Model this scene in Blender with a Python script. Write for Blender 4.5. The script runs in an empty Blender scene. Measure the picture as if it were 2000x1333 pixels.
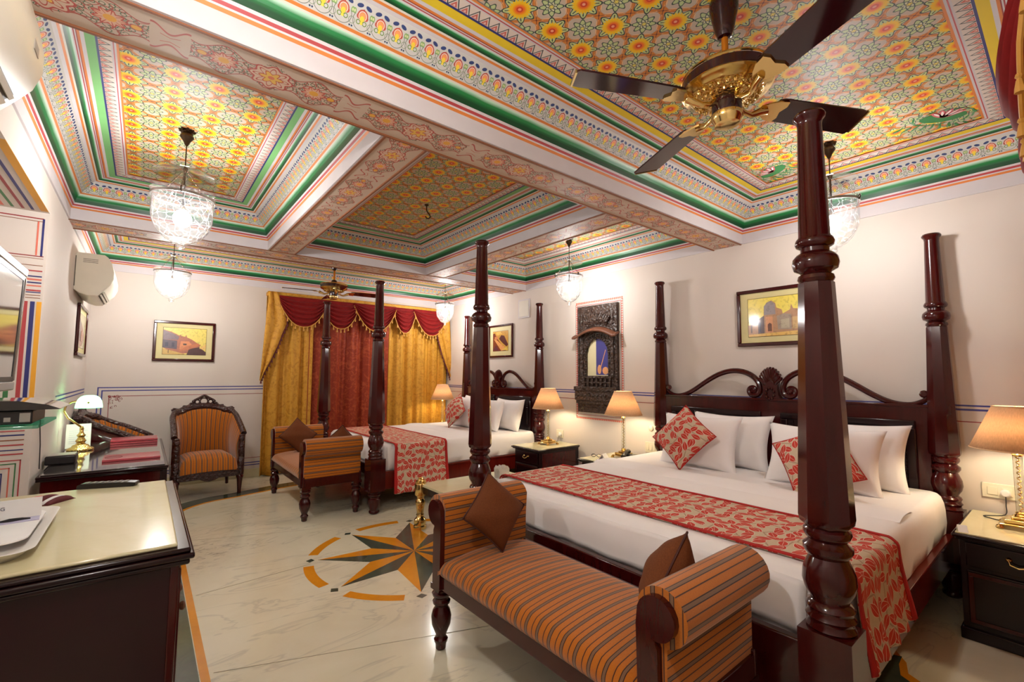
import bpy, bmesh, math, random
from mathutils import Vector, Matrix
PI = math.pi
random.seed(4)
S = bpy.context.scene
COL = S.collection

# ------------------------------------------------------------------ camera
YAW, PITCH, ROLL, FPX = 0.6781779, 0.0724728, 0.0053959, 887.36
fw = Vector((math.sin(YAW)*math.cos(PITCH), math.cos(YAW)*math.cos(PITCH), math.sin(PITCH)))
rt = Vector((math.cos(YAW), -math.sin(YAW), 0))
up = rt.cross(fw)
r2 = rt*math.cos(ROLL)+up*math.sin(ROLL)
u2 = up*math.cos(ROLL)-rt*math.sin(ROLL)
cd = bpy.data.cameras.new('camera')
cam = bpy.data.objects.new('camera', cd)
COL.objects.link(cam)
M4 = Matrix((r2, u2, -fw)).transposed().to_4x4()
M4.translation = (0, 0, 1.4)
cam.matrix_world = M4
cd.sensor_width = 36
cd.lens = 36*FPX/2000
cd.shift_y = 0.0009
cd.clip_start = 0.02
S.camera = cam
# ------------------------------------------------------------------ world, exposure
w = bpy.data.worlds.new('world')
S.world = w
w.use_nodes = True
w.node_tree.nodes['Background'].inputs[0].default_value = (0.02, 0.02, 0.03, 1)
w.node_tree.nodes['Background'].inputs[1].default_value = 0.3
S.view_settings.view_transform = 'Standard'
S.view_settings.look = 'None'
S.view_settings.exposure = 1.34
S.view_settings.gamma = 1
S.view_settings.use_curve_mapping = False
LANTERN_W = 150.0     # emission strength of the lantern bulbs
TABLE_W = 105.0        # table lamp bulbs
DESK_W = 30.0

# ------------------------------------------------------------------ room numbers
XL, XR, H, D, YN = -0.527, 4.202, 2.605, 7.109, -0.12
B1N, B1F, B2N, B2F = 1.868, 2.135, 4.901, 5.206
C1L, C1R, C2L, C2R = 0.883, 1.125, 2.602, 2.866
ZC = H+0.34

# ------------------------------------------------------------------ material language
def lin(c):
    c = c/255.0
    return c/12.92 if c <= 0.04045 else ((c+0.055)/1.055)**2.4
def rgb(*c):
    return (lin(c[0]), lin(c[1]), lin(c[2]), 1.0)
class V:
    def __init__(s, g, sock): s.g = g; s.s = sock
    def __add__(a, b): return a.g.m('ADD', a, b)
    __radd__ = __add__
    def __sub__(a, b): return a.g.m('SUBTRACT', a, b)
    def __rsub__(a, b): return a.g.m('SUBTRACT', b, a)
    def __mul__(a, b): return a.g.m('MULTIPLY', a, b)
    __rmul__ = __mul__
    def __truediv__(a, b): return a.g.m('DIVIDE', a, b)
    def __lt__(a, b): return a.g.m('LESS_THAN', a, b)
    def __gt__(a, b): return a.g.m('GREATER_THAN', a, b)
    def __neg__(a): return a.g.m('MULTIPLY', a, -1.0)
class G:
    def __init__(s, name, rough=0.5, metal=0.0, coat=0.0, base=None, spec=0.5):
        s.mat = bpy.data.materials.new(name)
        s.mat.use_nodes = True
        s.nt = s.mat.node_tree
        s.b = s.nt.nodes['Principled BSDF']
        s.b.inputs['Roughness'].default_value = rough
        s.b.inputs['Metallic'].default_value = metal
        s.b.inputs['Coat Weight'].default_value = coat
        s.b.inputs['Coat Roughness'].default_value = 0.08
        s.b.inputs['Specular IOR Level'].default_value = spec
        if base: s.b.inputs['Base Color'].default_value = rgb(*base)
        s.cache = {}
    def n(s, t): return s.nt.nodes.new(t)
    def link(s, a, b): s.nt.links.new(a, b)
    def m(s, op, *args):
        n = s.n('ShaderNodeMath'); n.operation = op
        for i, a in enumerate(args):
            if isinstance(a, V): s.link(a.s, n.inputs[i])
            else: n.inputs[i].default_value = a
        return V(s, n.outputs[0])
    def sin(s, a): return s.m('SINE', a)
    def cos(s, a): return s.m('COSINE', a)
    def abs(s, a): return s.m('ABSOLUTE', a)
    def fr(s, a): return s.m('FRACT', a)
    def fl(s, a): return s.m('FLOOR', a)
    def mn(s, a, b): return s.m('MINIMUM', a, b)
    def mx(s, a, b): return s.m('MAXIMUM', a, b)
    def sqrt(s, a): return s.m('SQRT', a)
    def at2(s, a, b): return s.m('ARCTAN2', a, b)
    def hyp(s, a, b): return s.sqrt(a*a+b*b)
    def band(s, x, a, b): return s.m('COMPARE', x, (a+b)/2, (b-a)/2)
    def near(s, x, c, e): return s.m('COMPARE', x, c, e)
    def uv(s):
        n = s.n('ShaderNodeUVMap'); x = s.n('ShaderNodeSeparateXYZ')
        s.link(n.outputs[0], x.inputs[0])
        return V(s, x.outputs[0]), V(s, x.outputs[1])
    def oc(s):
        n = s.n('ShaderNodeTexCoord'); x = s.n('ShaderNodeSeparateXYZ')
        s.link(n.outputs['Object'], x.inputs[0])
        return V(s, x.outputs[0]), V(s, x.outputs[1]), V(s, x.outputs[2])
    def vec(s, a, b, c=0.0):
        n = s.n('ShaderNodeCombineXYZ')
        for i, q in enumerate((a, b, c)):
            if isinstance(q, V): s.link(q.s, n.inputs[i])
            else: n.inputs[i].default_value = q
        return V(s, n.outputs[0])
    def objvec(s):
        return V(s, s.n('ShaderNodeTexCoord').outputs['Object'])
    def noise(s, v, scale, detail=3.0, rough=0.5, dist=0.0):
        n = s.n('ShaderNodeTexNoise'); s.link(v.s, n.inputs['Vector'])
        n.inputs['Scale'].default_value = scale; n.inputs['Detail'].default_value = detail
        n.inputs['Roughness'].default_value = rough; n.inputs['Distortion'].default_value = dist
        return V(s, n.outputs[0])
    def voro(s, v, scale, feature='F1', rand=1.0, dim='2D'):
        n = s.n('ShaderNodeTexVoronoi'); n.voronoi_dimensions = dim; n.feature = feature
        s.link(v.s, n.inputs['Vector'])
        n.inputs['Scale'].default_value = scale; n.inputs['Randomness'].default_value = rand
        return n
    def c(s, *col):
        n = s.n('ShaderNodeRGB'); n.outputs[0].default_value = rgb(*col); return V(s, n.outputs[0])
    def over(s, a, col, mask):
        n = s.n('ShaderNodeMix'); n.data_type = 'RGBA'
        if isinstance(a, V): s.link(a.s, n.inputs[6])
        else: n.inputs[6].default_value = rgb(*a)
        if isinstance(col, V): s.link(col.s, n.inputs[7])
        else: n.inputs[7].default_value = rgb(*col)
        if isinstance(mask, V): s.link(mask.s, n.inputs[0])
        else: n.inputs[0].default_value = mask
        return V(s, n.outputs[2])
    def base(s, a): s.link(a.s, s.b.inputs['Base Color'])
    def bump(s, h, strength=0.3, dist=0.01):
        n = s.n('ShaderNodeBump'); n.inputs['Strength'].default_value = strength
        n.inputs['Distance'].default_value = dist
        s.link(h.s, n.inputs['Height']); s.link(n.outputs[0], s.b.inputs['Normal'])
    def setin(s, name, a): s.link(a.s, s.b.inputs[name])
MAT = {}
def plain(name, col, rough=0.5, metal=0.0, coat=0.0, spec=0.5):
    g = G(name, rough, metal, coat, col, spec)
    nz = g.noise(g.objvec(), 9.0, 2.0)
    g.base(g.over(col, tuple(int(q*0.9) for q in col), nz*0.5))
    MAT[name] = g.mat
    return g.mat

# plaster, paints
g = G('wall_plaster', 0.75); nz = g.noise(g.objvec(), 1.7, 3.0)
g.base(g.over((212, 202, 194), (204, 193, 184), nz)); g.bump(g.noise(g.objvec(), 60, 2.0), 0.05, 0.002)
MAT['wall'] = g.mat
plain('white_plaster', (206, 200, 204), 0.6)
plain('white', (228, 222, 216), 0.6)
for nm, c in dict(orange_paint=(214, 125, 55), red_paint=(176, 62, 66), deepred_paint=(150, 45, 50), navy_paint=(42, 44, 110),
                  blue_line=(62, 64, 140), pale_paint=(214, 208, 196), yellow_paint=(228, 198, 40), ltgreen_paint=(120, 182, 112),
                  brown_line=(140, 84, 52), green_line=(60, 120, 70), amber_paint=(232, 165, 40), salmon_paint=(215, 110, 90)).items():
    plain(nm, c, 0.55)
# graded green cove, v 0..1
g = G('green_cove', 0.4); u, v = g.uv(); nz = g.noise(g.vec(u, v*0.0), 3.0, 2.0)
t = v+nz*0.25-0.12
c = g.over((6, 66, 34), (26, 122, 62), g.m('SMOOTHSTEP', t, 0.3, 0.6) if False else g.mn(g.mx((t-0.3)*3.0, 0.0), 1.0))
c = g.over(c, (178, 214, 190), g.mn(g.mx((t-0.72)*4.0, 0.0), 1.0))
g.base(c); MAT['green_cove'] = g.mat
# floral frieze band : u metres along, v 0..1 across (0.11 m)
def frieze():
    g = G('floral_frieze', 0.5); u, v = g.uv()
    cu = u/0.076
    x = (g.fr(cu)-0.5)*0.076; y = v*0.112
    c = g.c(192, 190, 186)
    # scroll lines between palmettes
    x2 = (g.fr(cu+0.5)-0.5)*0.076
    ring = g.near(g.hyp(x, y-0.040), 0.0345, 0.0011)
    c = g.over(c, (96, 100, 92), ring*(y < 0.06))
    ring2 = g.near(g.hyp(x2, y-0.03), 0.012, 0.001)
    c = g.over(c, (110, 128, 96), ring2)
    # small blue commas near the outer edge
    d = g.hyp(g.abs(x2)-0.0045, y-0.010)
    c = g.over(c, (40, 62, 92), d < 0.0036)
    # green leaves between hoods
    d = g.hyp((g.abs(x2)-0.004)*1.6, y-0.066)
    c = g.over(c, (120, 158, 92), d < 0.0105)
    c = g.over(c, (196, 200, 150), d < 0.0055)
    # red hood
    r = g.hyp(x, (y-0.058)*0.92)
    point = (g.abs(x)*1.15+(y-0.058)) < 0.027
    hood = (r < 0.0235)*(y > 0.048)*point
    hood2 = (r < 0.0215)*(y > 0.045)
    hm = g.mx(hood, hood2)
    c = g.over(c, (176, 72, 56), hm)
    c = g.over(c, (232, 205, 190), g.near(r, 0.0150, 0.0016)*(y > 0.047))
    c = g.over(c, (236, 150, 92), r < 0.0125)
    # yellow flower below
    d = g.hyp(x*1.3, y-0.047)
    c = g.over(c, (234, 200, 62), d < 0.0115)
    th = g.at2(y-0.040, x)
    c = g.over(c, (96, 128, 52), g.near(g.hyp(g.abs(x)-0.0125, (y-0.034)), 0.0075, 0.0016))
    c = g.over(c, (228, 206, 70), g.hyp(x, y-0.032) < 0.0055)
    # blue leaf pairs near inner edge
    yy = y-0.096+g.abs(x)*0.25
    d = g.hyp((g.abs(x)-0.0175)*0.62, yy)
    c = g.over(c, (44, 62, 112), d < 0.0078)
    c = g.over(c, (192, 190, 186), g.hyp(g.abs(x)-0.0175, y-0.103) < 0.0035)
    g.base(c); MAT['frieze'] = g.mat
frieze()
def zigzag():
    g = G('tooth_border', 0.5); u, v = g.uv()
    x = g.abs(g.fr(u/0.052)-0.5)*2.0      # 0 centre .. 1
    c = g.c(212, 200, 190)
    tri = x+v*1.05
    c = g.over(c, (52, 62, 66), g.near(tri, 0.98, 0.10))
    c = g.over(c, (196, 96, 84), (tri < 0.66)*(v > 0.04))
    c = g.over(c, (226, 190, 178), (tri < 0.36)*(v > 0.10))
    g.base(c); MAT['zigzag'] = g.mat
zigzag()
def ceiling_pattern():
    g = G('ceiling_flowers', 0.5); u, v = g.uv()
    P_ = 0.19
    U = u/P_; W = v/P_
    fx = g.fr(U)-0.5; fy = g.fr(W)-0.5
    gx = g.fr(U+0.5)-0.5; gy = g.fr(W+0.5)-0.5
    c = g.c(190, 174, 158)
    # ribbons on the diagonal lattice
    s_ = g.abs(fx)+g.abs(fy)-0.5
    t_ = g.abs(g.abs(fx)-g.abs(fy))           # 0 mid edge .. 0.5 node
    wv = g.sin(t_*9.0)*0.035
    c = g.over(c, (200, 122, 52), g.abs(s_+wv) < 0.058)
    c = g.over(c, (224, 176, 130), g.abs(s_-wv) < 0.030)
    c = g.over(c, (214, 140, 72), g.abs(s_-wv+0.03) < 0.016)
    c = g.over(c, (120, 70, 50), g.near(g.abs(s_+wv), 0.045, 0.006))
    node = (1.0-t_*2.0)
    # crossing leaves
    nx = g.mn(g.hyp(g.abs(fx)-0.5, fy), g.hyp(fx, g.abs(fy)-0.5))
    c = g.over(c, (202, 124, 48), nx < 0.105)
    nth = g.abs(s_) < 0.012
    c = g.over(c, (118, 62, 44), nth*(nx < 0.13))
    c = g.over(c, (96, 40, 52), nx < 0.020)
    # green florets at cell corners
    r = g.hyp(gx, gy); th = g.at2(gy, gx)
    inside = (g.abs(gx)+g.abs(gy)) < 0.40
    c = g.over(c, (190, 174, 158), (r < 0.26))
    p3 = 0.225+0.045*g.cos(th*8.0)
    c = g.over(c, (182, 196, 140), r < p3)
    c = g.over(c, (54, 78, 70), g.near(r-p3, 0.0, 0.017))
    p2 = 0.125+0.025*g.cos(th*8.0+PI)
    c = g.over(c, (204, 206, 170), r < p2)
    c = g.over(c, (52, 72, 78), g.near(r-p2, 0.0, 0.016))
    p1 = 0.060+0.018*g.cos(th*6.0)
    c = g.over(c, (222, 206, 96), r < p1)
    c = g.over(c, (60, 72, 90), g.near(r-p1, 0.0, 0.014))
    # yellow flowers
    r = g.hyp(fx, fy); th = g.at2(fy, fx)
    p4 = 0.330+0.070*g.cos(th*8.0)
    c = g.over(c, (186, 200, 138), (r < p4)*(r > 0.2))
    c = g.over(c, (44, 64, 62), g.near(r-p4, 0.0, 0.019))
    c = g.over(c, (44, 64, 62), (g.abs(g.sin(th*4.0)) < 0.16)*(r < 0.34)*(r > 0.22))
    p5 = 0.245+0.026*g.cos(th*22.0)
    c = g.over(c, (238, 190, 16), r < p5)
    e = g.mn(g.mx((0.175-r)*14.0, 0.0), 1.0)
    c = g.over(c, (236, 112, 28), e)
    c = g.over(c, (206, 62, 46), g.near(r, 0.060, 0.018))
    c = g.over(c, (232, 160, 140), r < 0.034)
    g.base(c); MAT['pattern'] = g.mat
ceiling_pattern()
def scroll_band():
    # u along in metres, v 0..1 across (about .27 m)
    g = G('scroll_band', 0.55); u, v = g.uv()
    U = u/0.66; y = (v-0.5)*0.27
    x = (g.fr(U)-0.5)*0.66                     # medallion at centre
    xe = g.abs(x)
    c = g.over((206, 186, 170), (196, 174, 156), g.noise(g.vec(u, v), 3.0, 2.0))
    # envelope of the vine
    env = 0.070+0.024*g.cos(xe*38.0)
    vd = g.voro(g.vec(u+0.02*g.sin(v*18.0), y), 30.0, 'DISTANCE_TO_EDGE')
    e = V(g, vd.outputs['Distance'])
    vd2 = g.voro(g.vec(u, y), 46.0, 'F1'); f1 = V(g, vd2.outputs['Distance'])
    ins = (g.abs(y) < env)*(xe < 0.27)
    c = g.over(c, (176, 84, 72), (e < 0.075)*ins)
    c = g.over(c, (84, 104, 76), g.near(f1, 0.36, 0.07)*ins)
    c = g.over(c, (172, 82, 70), g.near(g.abs(y)-env, 0.0, 0.0032)*(xe > 0.055)*(xe < 0.272))
    # side blossoms
    bx = xe-0.165; br = g.hyp(bx, y); bt = g.at2(y, bx)
    b1 = 0.040+0.007*g.cos(bt*9.0)
    c = g.over(c, (222, 178, 150), br < b1)
    c = g.over(c, (190, 78, 66), g.near(br-b1, 0.0, 0.0036))
    c = g.over(c, (190, 78, 66), (g.abs(g.sin(bt*4.5)) < 0.2)*(br < b1)*(br > 0.02))
    c = g.over(c, (230, 168, 62), br < 0.018)
    bx = xe-0.235; br = g.hyp(bx, y*1.2)
    c = g.over(c, (228, 172, 66), br < 0.015)
    c = g.over(c, (182, 76, 66), g.near(br, 0.017, 0.0022))
    # medallion
    r = g.hyp(x, y); th = g.at2(y, x)
    m1 = 0.072+0.008*g.cos(th*8.0)
    c = g.over(c, (214, 186, 164), r < m1)
    c = g.over(c, (182, 74, 66), g.near(r-m1, 0.0, 0.0038))
    m2 = 0.048+0.016*g.cos(th*8.0)
    c = g.over(c, (182, 74, 66), g.near(r-m2, 0.0, 0.0036))
    m3 = 0.034+0.010*g.cos(th*6.0)
    c = g.over(c, (228, 184, 84), r < m3)
    c = g.over(c, (196, 96, 62), g.near(r-m3, 0.0, 0.0032))
    c = g.over(c, (216, 120, 84), r < 0.012)
    # cartouche between medallions
    xc = 0.33-xe
    ce = 0.055-0.022*g.cos(xc*60.0)
    c = g.over(c, (178, 84, 74), g.near(g.abs(y)-ce, 0.0, 0.0055)*(xc < 0.058))
    c = g.over(c, (182, 90, 74), g.near(g.abs(y)-xc*0.4, 0.012, 0.002)*(xc < 0.03))
    # edge lines
    ev = g.mn(v, 1.0-v)
    c = g.over(c, (206, 128, 70), ev < 0.058)
    c = g.over(c, (140, 72, 50), g.near(ev, 0.040, 0.008))
    c = g.over(c, (206, 200, 184), ev < 0.030)
    c = g.over(c, (86, 96, 64), g.near(ev, 0.022, 0.006))
    g.base(c); MAT['scroll'] = g.mat
scroll_band()

def wood(name, a, b, rough=0.13, coat=0.12):
    g = G(name, rough, 0.0, coat, None, 0.42); v = g.objvec()
    mp = g.n('ShaderNodeMapping'); g.link(v.s, mp.inputs[0]); mp.inputs['Scale'].default_value = (1, 1, 0.15)
    nz = g.noise(V(g, mp.outputs[0]), 22.0, 5.0, 0.6, 0.6)
    g.base(g.over(a, b, nz))
    MAT[name] = g.mat
wood('mahogany', (74, 16, 14), (40, 6, 8))
wood('dark_wood', (34, 8, 12), (18, 3, 7), 0.2, 0.0)
wood('red_wood', (112, 26, 16), (72, 14, 10))
g = G('carved_wood', 0.32, 0.0, 0.3)
vn = g.voro(g.objvec(), 55.0, 'SMOOTH_F1', 1.0, '3D'); f = V(g, vn.outputs['Distance'])
g.base(g.over((62, 24, 20), (26, 10, 10), f)); g.bump(f, 0.9, 0.012); MAT['carved'] = g.mat
g = G('old_carved_wood', 0.45, 0.0, 0.2)
x, y, z = g.oc()
vn = g.voro(g.objvec(), 38.0, 'SMOOTH_F1', 1.0, '3D'); f = V(g, vn.outputs['Distance'])
g.base(g.over((72, 50, 38), (30, 20, 17), f)); g.bump(f, 1.0, 0.02); MAT['oldcarved'] = g.mat
plain('brown_eave', (112, 66, 44), 0.5)
g = G('brass', 0.16, 1.0, 0.0, (226, 196, 128)); g.bump(g.noise(g.objvec(), 40, 2.0), 0.1, 0.002); MAT['brass'] = g.mat
g = G('ornate_brass', 0.2, 1.0, 0.0, (214, 182, 112))
vn = g.voro(g.objvec(), 90.0, 'SMOOTH_F1', 1.0, '3D'); g.bump(V(g, vn.outputs['Distance']), 1.0, 0.006); MAT['ornbrass'] = g.mat
plain('bronze', (74, 56, 40), 0.35, 0.8)
plain('steel', (170, 165, 160), 0.3, 0.9)
plain('fan_brown', (44, 8, 14), 0.12, 0.0, 0.2)
plain('black_plastic', (26, 22, 24), 0.35)
plain('black_gloss', (12, 10, 14), 0.06, 0.0, 1.0)
plain('grey_plastic', (150, 142, 134), 0.4)
plain('ac_cream', (214, 204, 184), 0.35, 0.0, 0.2)
plain('ac_dark', (84, 76, 62), 0.5)
plain('switch_cream', (226, 218, 196), 0.35)
plain('silver', (176, 172, 170), 0.22, 0.7)
plain('folder_red', (176, 62, 74), 0.3, 0.0, 0.3)
plain('paper', (226, 222, 220), 0.7)
plain('lavender', (186, 178, 206), 0.6)
plain('text_ink', (70, 66, 90), 0.7)
plain('gold_cloth_trim', (206, 150, 66), 0.6)
plain('maroon_trim', (92, 22, 26), 0.7)
plain('lotus_pink', (208, 96, 110), 0.6); plain('lotus_green', (52, 128, 70), 0.6); plain('lotus_teal', (104, 150, 112), 0.6)
plain('cord', (40, 36, 40), 0.5)
plain('painted_reflection_cream', (232, 222, 178), 0.4); plain('painted_reflection_blue', (64, 62, 140), 0.4); plain('painted_reflection_peach', (232, 166, 112), 0.4)  # flat colours painted as what the panel mirror reflects
g = G('tv_screen', 0.07, 0.0, 1.0, (60, 58, 60)); MAT['tv_screen'] = g.mat
g = G('desk_glass', 0.05, 0.0, 1.0, (58, 52, 50)); MAT['desk_glass'] = g.mat
wood('dark_mahogany', (40, 5, 14), (30, 3, 10), 0.3, 0.0)
def emis(name, col, st):
    g = G(name); g.b.inputs['Emission Color'].default_value = (*col, 1); g.b.inputs['Emission Strength'].default_value = st
    g.b.inputs['Base Color'].default_value = (0.8, 0.8, 0.8, 1); MAT[name] = g.mat
emis('lantern_light', (1.0, 0.965, 0.94), LANTERN_W)
emis('lantern_light_soft', (1.0, 0.965, 0.94), LANTERN_W*0.66)
emis('lantern_light_strong', (1.0, 0.965, 0.94), LANTERN_W*1.35)
emis('warm_light', (1.0, 0.88, 0.60), TABLE_W)
emis('desk_light', (0.95, 1.0, 0.80), DESK_W)
# glass bowl: clear with white cut lines
g = G('cut_glass'); nt = g.nt; out = [n for n in nt.nodes if n.type == 'OUTPUT_MATERIAL'][0]
vd = g.voro(g.objvec(), 26.0, 'DISTANCE_TO_EDGE', 1.0, '3D'); e = V(g, vd.outputs['Distance'])
tr = g.n('ShaderNodeBsdfTransparent'); tr.inputs[0].default_value = (0.97, 0.98, 0.98, 1)
tl = g.n('ShaderNodeBsdfTranslucent'); tl.inputs[0].default_value = (0.9, 0.93, 0.95, 1)
gl = g.n('ShaderNodeBsdfGlossy'); gl.inputs['Roughness'].default_value = 0.08
mx = g.n('ShaderNodeMixShader'); g.link((0.012+(e < 0.022)*0.07).s, mx.inputs[0]); g.link(tr.outputs[0], mx.inputs[1]); g.link(tl.outputs[0], mx.inputs[2])
lw = g.n('ShaderNodeLayerWeight'); lw.inputs[0].default_value = 0.35
m2 = g.n('ShaderNodeMixShader'); g.link(lw.outputs['Facing'], m2.inputs[0]); g.link(mx.outputs[0], m2.inputs[1]); g.link(gl.outputs[0], m2.inputs[2])
g.link(m2.outputs[0], out.inputs[0]); MAT['cutglass'] = g.mat
g = G('clear_glass'); nt = g.nt; out = [n for n in nt.nodes if n.type == 'OUTPUT_MATERIAL'][0]
tr = g.n('ShaderNodeBsdfTransparent'); tr.inputs[0].default_value = (0.95, 0.97, 0.95, 1)
gl = g.n('ShaderNodeBsdfGlossy'); gl.inputs['Roughness'].default_value = 0.05
lw = g.n('ShaderNodeLayerWeight'); lw.inputs[0].default_value = 0.25
m2 = g.n('ShaderNodeMixShader'); g.link((V(g, lw.outputs['Facing'])*0.6+0.06).s, m2.inputs[0]); g.link(tr.outputs[0], m2.inputs[1]); g.link(gl.outputs[0], m2.inputs[2])
g.link(m2.outputs[0], out.inputs[0]); MAT['glass'] = g.mat
g = G('green_glass'); out = [n for n in g.nt.nodes if n.type == 'OUTPUT_MATERIAL'][0]
tr = g.n('ShaderNodeBsdfTransparent'); tr.inputs[0].default_value = (0.35, 0.75, 0.62, 1)
gl = g.n('ShaderNodeBsdfGlossy'); gl.inputs['Roughness'].default_value = 0.05; gl.inputs[0].default_value = (0.5, 0.8, 0.7, 1)
m2 = g.n('ShaderNodeMixShader'); m2.inputs[0].default_value = 0.3; g.link(tr.outputs[0], m2.inputs[1]); g.link(gl.outputs[0], m2.inputs[2])
g.link(m2.outputs[0], out.inputs[0]); MAT['greenglass'] = g.mat
# lamp shades (translucent cloth)
def shade(name, col, weave=True, fac=0.55):
    g = G(name); out = [n for n in g.nt.nodes if n.type == 'OUTPUT_MATERIAL'][0]
    u, v = g.uv()
    c = g.over(col, tuple(int(q*0.80) for q in col), g.noise(g.vec(u*40.0, v*3.0), 4.0, 3.0)) if weave else g.c(*col)
    tl = g.n('ShaderNodeBsdfTranslucent'); df = g.n('ShaderNodeBsdfDiffuse')
    g.link(c.s, tl.inputs[0]); g.link(c.s, df.inputs[0])
    m2 = g.n('ShaderNodeMixShader'); m2.inputs[0].default_value = fac; g.link(df.outputs[0], m2.inputs[1]); g.link(tl.outputs[0], m2.inputs[2])
    g.link(m2.outputs[0], out.inputs[0]); MAT[name] = g.mat
shade('silk_shade', (232, 198, 164), True, 0.34)
shade('jade_shade', (196, 250, 224), False, 0.6)
# fabrics
def stripes(name, hi=(192, 112, 20), lo=(156, 80, 8)):
    g = G(name, 0.85, spec=0.2); u, v = g.uv()
    t = g.fr(u/0.064)
    nz = g.noise(g.vec(u*6.0, v*6.0), 30.0, 3.0, 0.7)
    c = g.over(hi, lo, nz)
    for a, b, col in ((0.00, 0.05, (48, 24, 18)), (0.05, 0.21, (118, 86, 62)), (0.21, 0.26, (48, 24, 18)), (0.56, 0.615, (60, 28, 14)), (0.615, 0.64, (150, 88, 40))):
        c = g.over(c, col, g.band(t, a, b))
    g.base(c); g.bump(nz, 0.2, 0.002)
    g.b.inputs['Sheen Weight'].default_value = 0.3
    MAT[name] = g.mat
stripes('striped_velvet')
def cloth(name, a, b, scale=30.0, rough=0.85, bump=0.15, sheen=0.0):
    g = G(name, rough, spec=0.2); v = g.objvec(); nz = g.noise(v, scale, 4.0, 0.65)
    g.base(g.over(a, b, nz)); g.bump(nz, bump, 0.004); g.b.inputs['Sheen Weight'].default_value = sheen
    MAT[name] = g.mat
cloth('brown_cushion', (122, 68, 34), (78, 40, 20), 190.0)
cloth('red_velvet', (142, 20, 18), (98, 10, 12), 14.0, 0.7, 0.05, 0.05)
cloth('white_cotton', (240, 236, 235), (234, 228, 227), 5.0, 0.8, 0.22)
def damask(name, a, b, cc):
    g = G(name, 0.6, spec=0.3); v = g.objvec(); n1 = g.noise(v, 14.0, 3.0, 0.6, 1.5); n2 = g.noise(v, 3.0, 2.0)
    c = g.over(a, b, g.mn(g.mx((n1-0.48)*8.0, 0.0), 1.0)); g.base(g.over(c, cc, (n2*0.5))); g.bump(n1, 0.1, 0.003); MAT[name] = g.mat
damask('gold_damask', (204, 150, 52), (176, 120, 34), (196, 140, 46))
damask('rust_damask', (142, 48, 20), (176, 78, 38), (128, 40, 18))
def leaves(name, scale, ground=(206, 186, 160)):
    g = G(name, 0.8, spec=0.2); u, v = g.uv()
    c = g.over(ground, tuple(int(q*0.93) for q in ground), g.noise(g.vec(u, v), 40.0, 2.0))
    # vine lines
    ve = g.voro(g.vec(u+0.03, v+0.05), scale*0.6, 'DISTANCE_TO_EDGE')
    c = g.over(c, (168, 140, 118), V(g, ve.outputs['Distance']) < 0.03)
    for off, rot in ((0.0, 0.0), (0.37, 1.3)):
        vo = g.voro(g.vec(u+off, v-off*0.7), scale, 'F1', 0.55)
        ps = V(g, vo.outputs['Position']); cl = V(g, vo.outputs['Color'])
        sp = g.n('ShaderNodeSeparateXYZ'); g.link(ps.s, sp.inputs[0]); sc = g.n('ShaderNodeSeparateColor'); g.link(cl.s, sc.inputs[0])
        dx = (u+off-V(g, sp.outputs[0]))*scale; dy = (v-off*0.7-V(g, sp.outputs[1]))*scale
        a = V(g, sc.outputs[0])*6.2832+rot; ca, sa = g.cos(a), g.sin(a)
        lx = dx*ca+dy*sa; ly = dy*ca-dx*sa
        L = 0.50; q = lx/L
        half = (1.0-q*q)*0.245*(1.0-q*0.3)
        al = g.abs(ly)
        keep = (V(g, sc.outputs[1]) > (-0.1 if off == 0 else 0.05))
        c = g.over(c, (222, 204, 186), ((al < half+0.035)*(g.abs(q) < 1.05))*keep)
        c = g.over(c, (192, 60, 48), ((al < half)*(g.abs(q) < 1.0))*keep)
        c = g.over(c, (222, 180, 160), ((al < 0.013)*(g.abs(q) < 0.9)*keep))
    g.base(c); g.bump(g.noise(g.vec(u, v), 220.0, 2.0), 0.1, 0.002); MAT[name] = g.mat
leaves('leaf_print', 13.5)
leaves('leaf_print_far', 13.5)
# marble
def marble(name, a, b, vein, rough, sc=1.0, strength=0.75):
    g = G(name, rough, 0.0, 0.0); v = g.objvec()
    n1 = g.noise(v, 0.9*sc, 6.0, 0.62, 1.6); n2 = g.noise(v, 2.6*sc, 8.0, 0.7, 2.2); n3 = g.noise(v, 0.5*sc, 3.0)
    c = g.over(a, b, g.mn(g.mx((n1-0.42)*3.0, 0.0), 1.0))
    mp = g.n('ShaderNodeMapping'); g.link(v.s, mp.inputs[0]); mp.inputs['Rotation'].default_value = (0, 0, 0.9); mp.inputs['Scale'].default_value = (1.0, 2.6, 1)
    w_ = V(g, mp.outputs[0]); n4 = g.noise(w_, 7.0*sc, 9.0, 0.75, 0.8); n5 = g.noise(w_, 0.8*sc, 4.0, 0.6, 1.2)
    ridge = g.mx(1.0-g.abs(n5-0.52)*10.0, 0.0)
    sm = g.mn(g.mx((n4-0.50)*6.0, 0.0), 1.0)
    ve = ridge*sm*g.mn(g.mx((n3-0.50)*12.0, 0.0), 1.0)
    ve2 = g.mx(1.0-g.abs(n5-0.44)*45.0, 0.0)*0.22
    g.base(g.over(c, vein, g.mn((ve+ve2)*strength, 1.0))); MAT[name] = g.mat
marble('marble_floor', (220, 213, 190), (210, 201, 174), (104, 100, 106), 0.15, 1.3, 1.0)
marble('marble_cream', (206, 198, 162), (198, 188, 148), (186, 172, 138), 0.14, 2.0, 0.35)
marble('inlay_orange', (218, 142, 30), (204, 126, 22), (186, 110, 24), 0.14, 3.0)
marble('inlay_green', (74, 82, 68), (54, 64, 54), (92, 80, 74), 0.14, 3.0)
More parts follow.
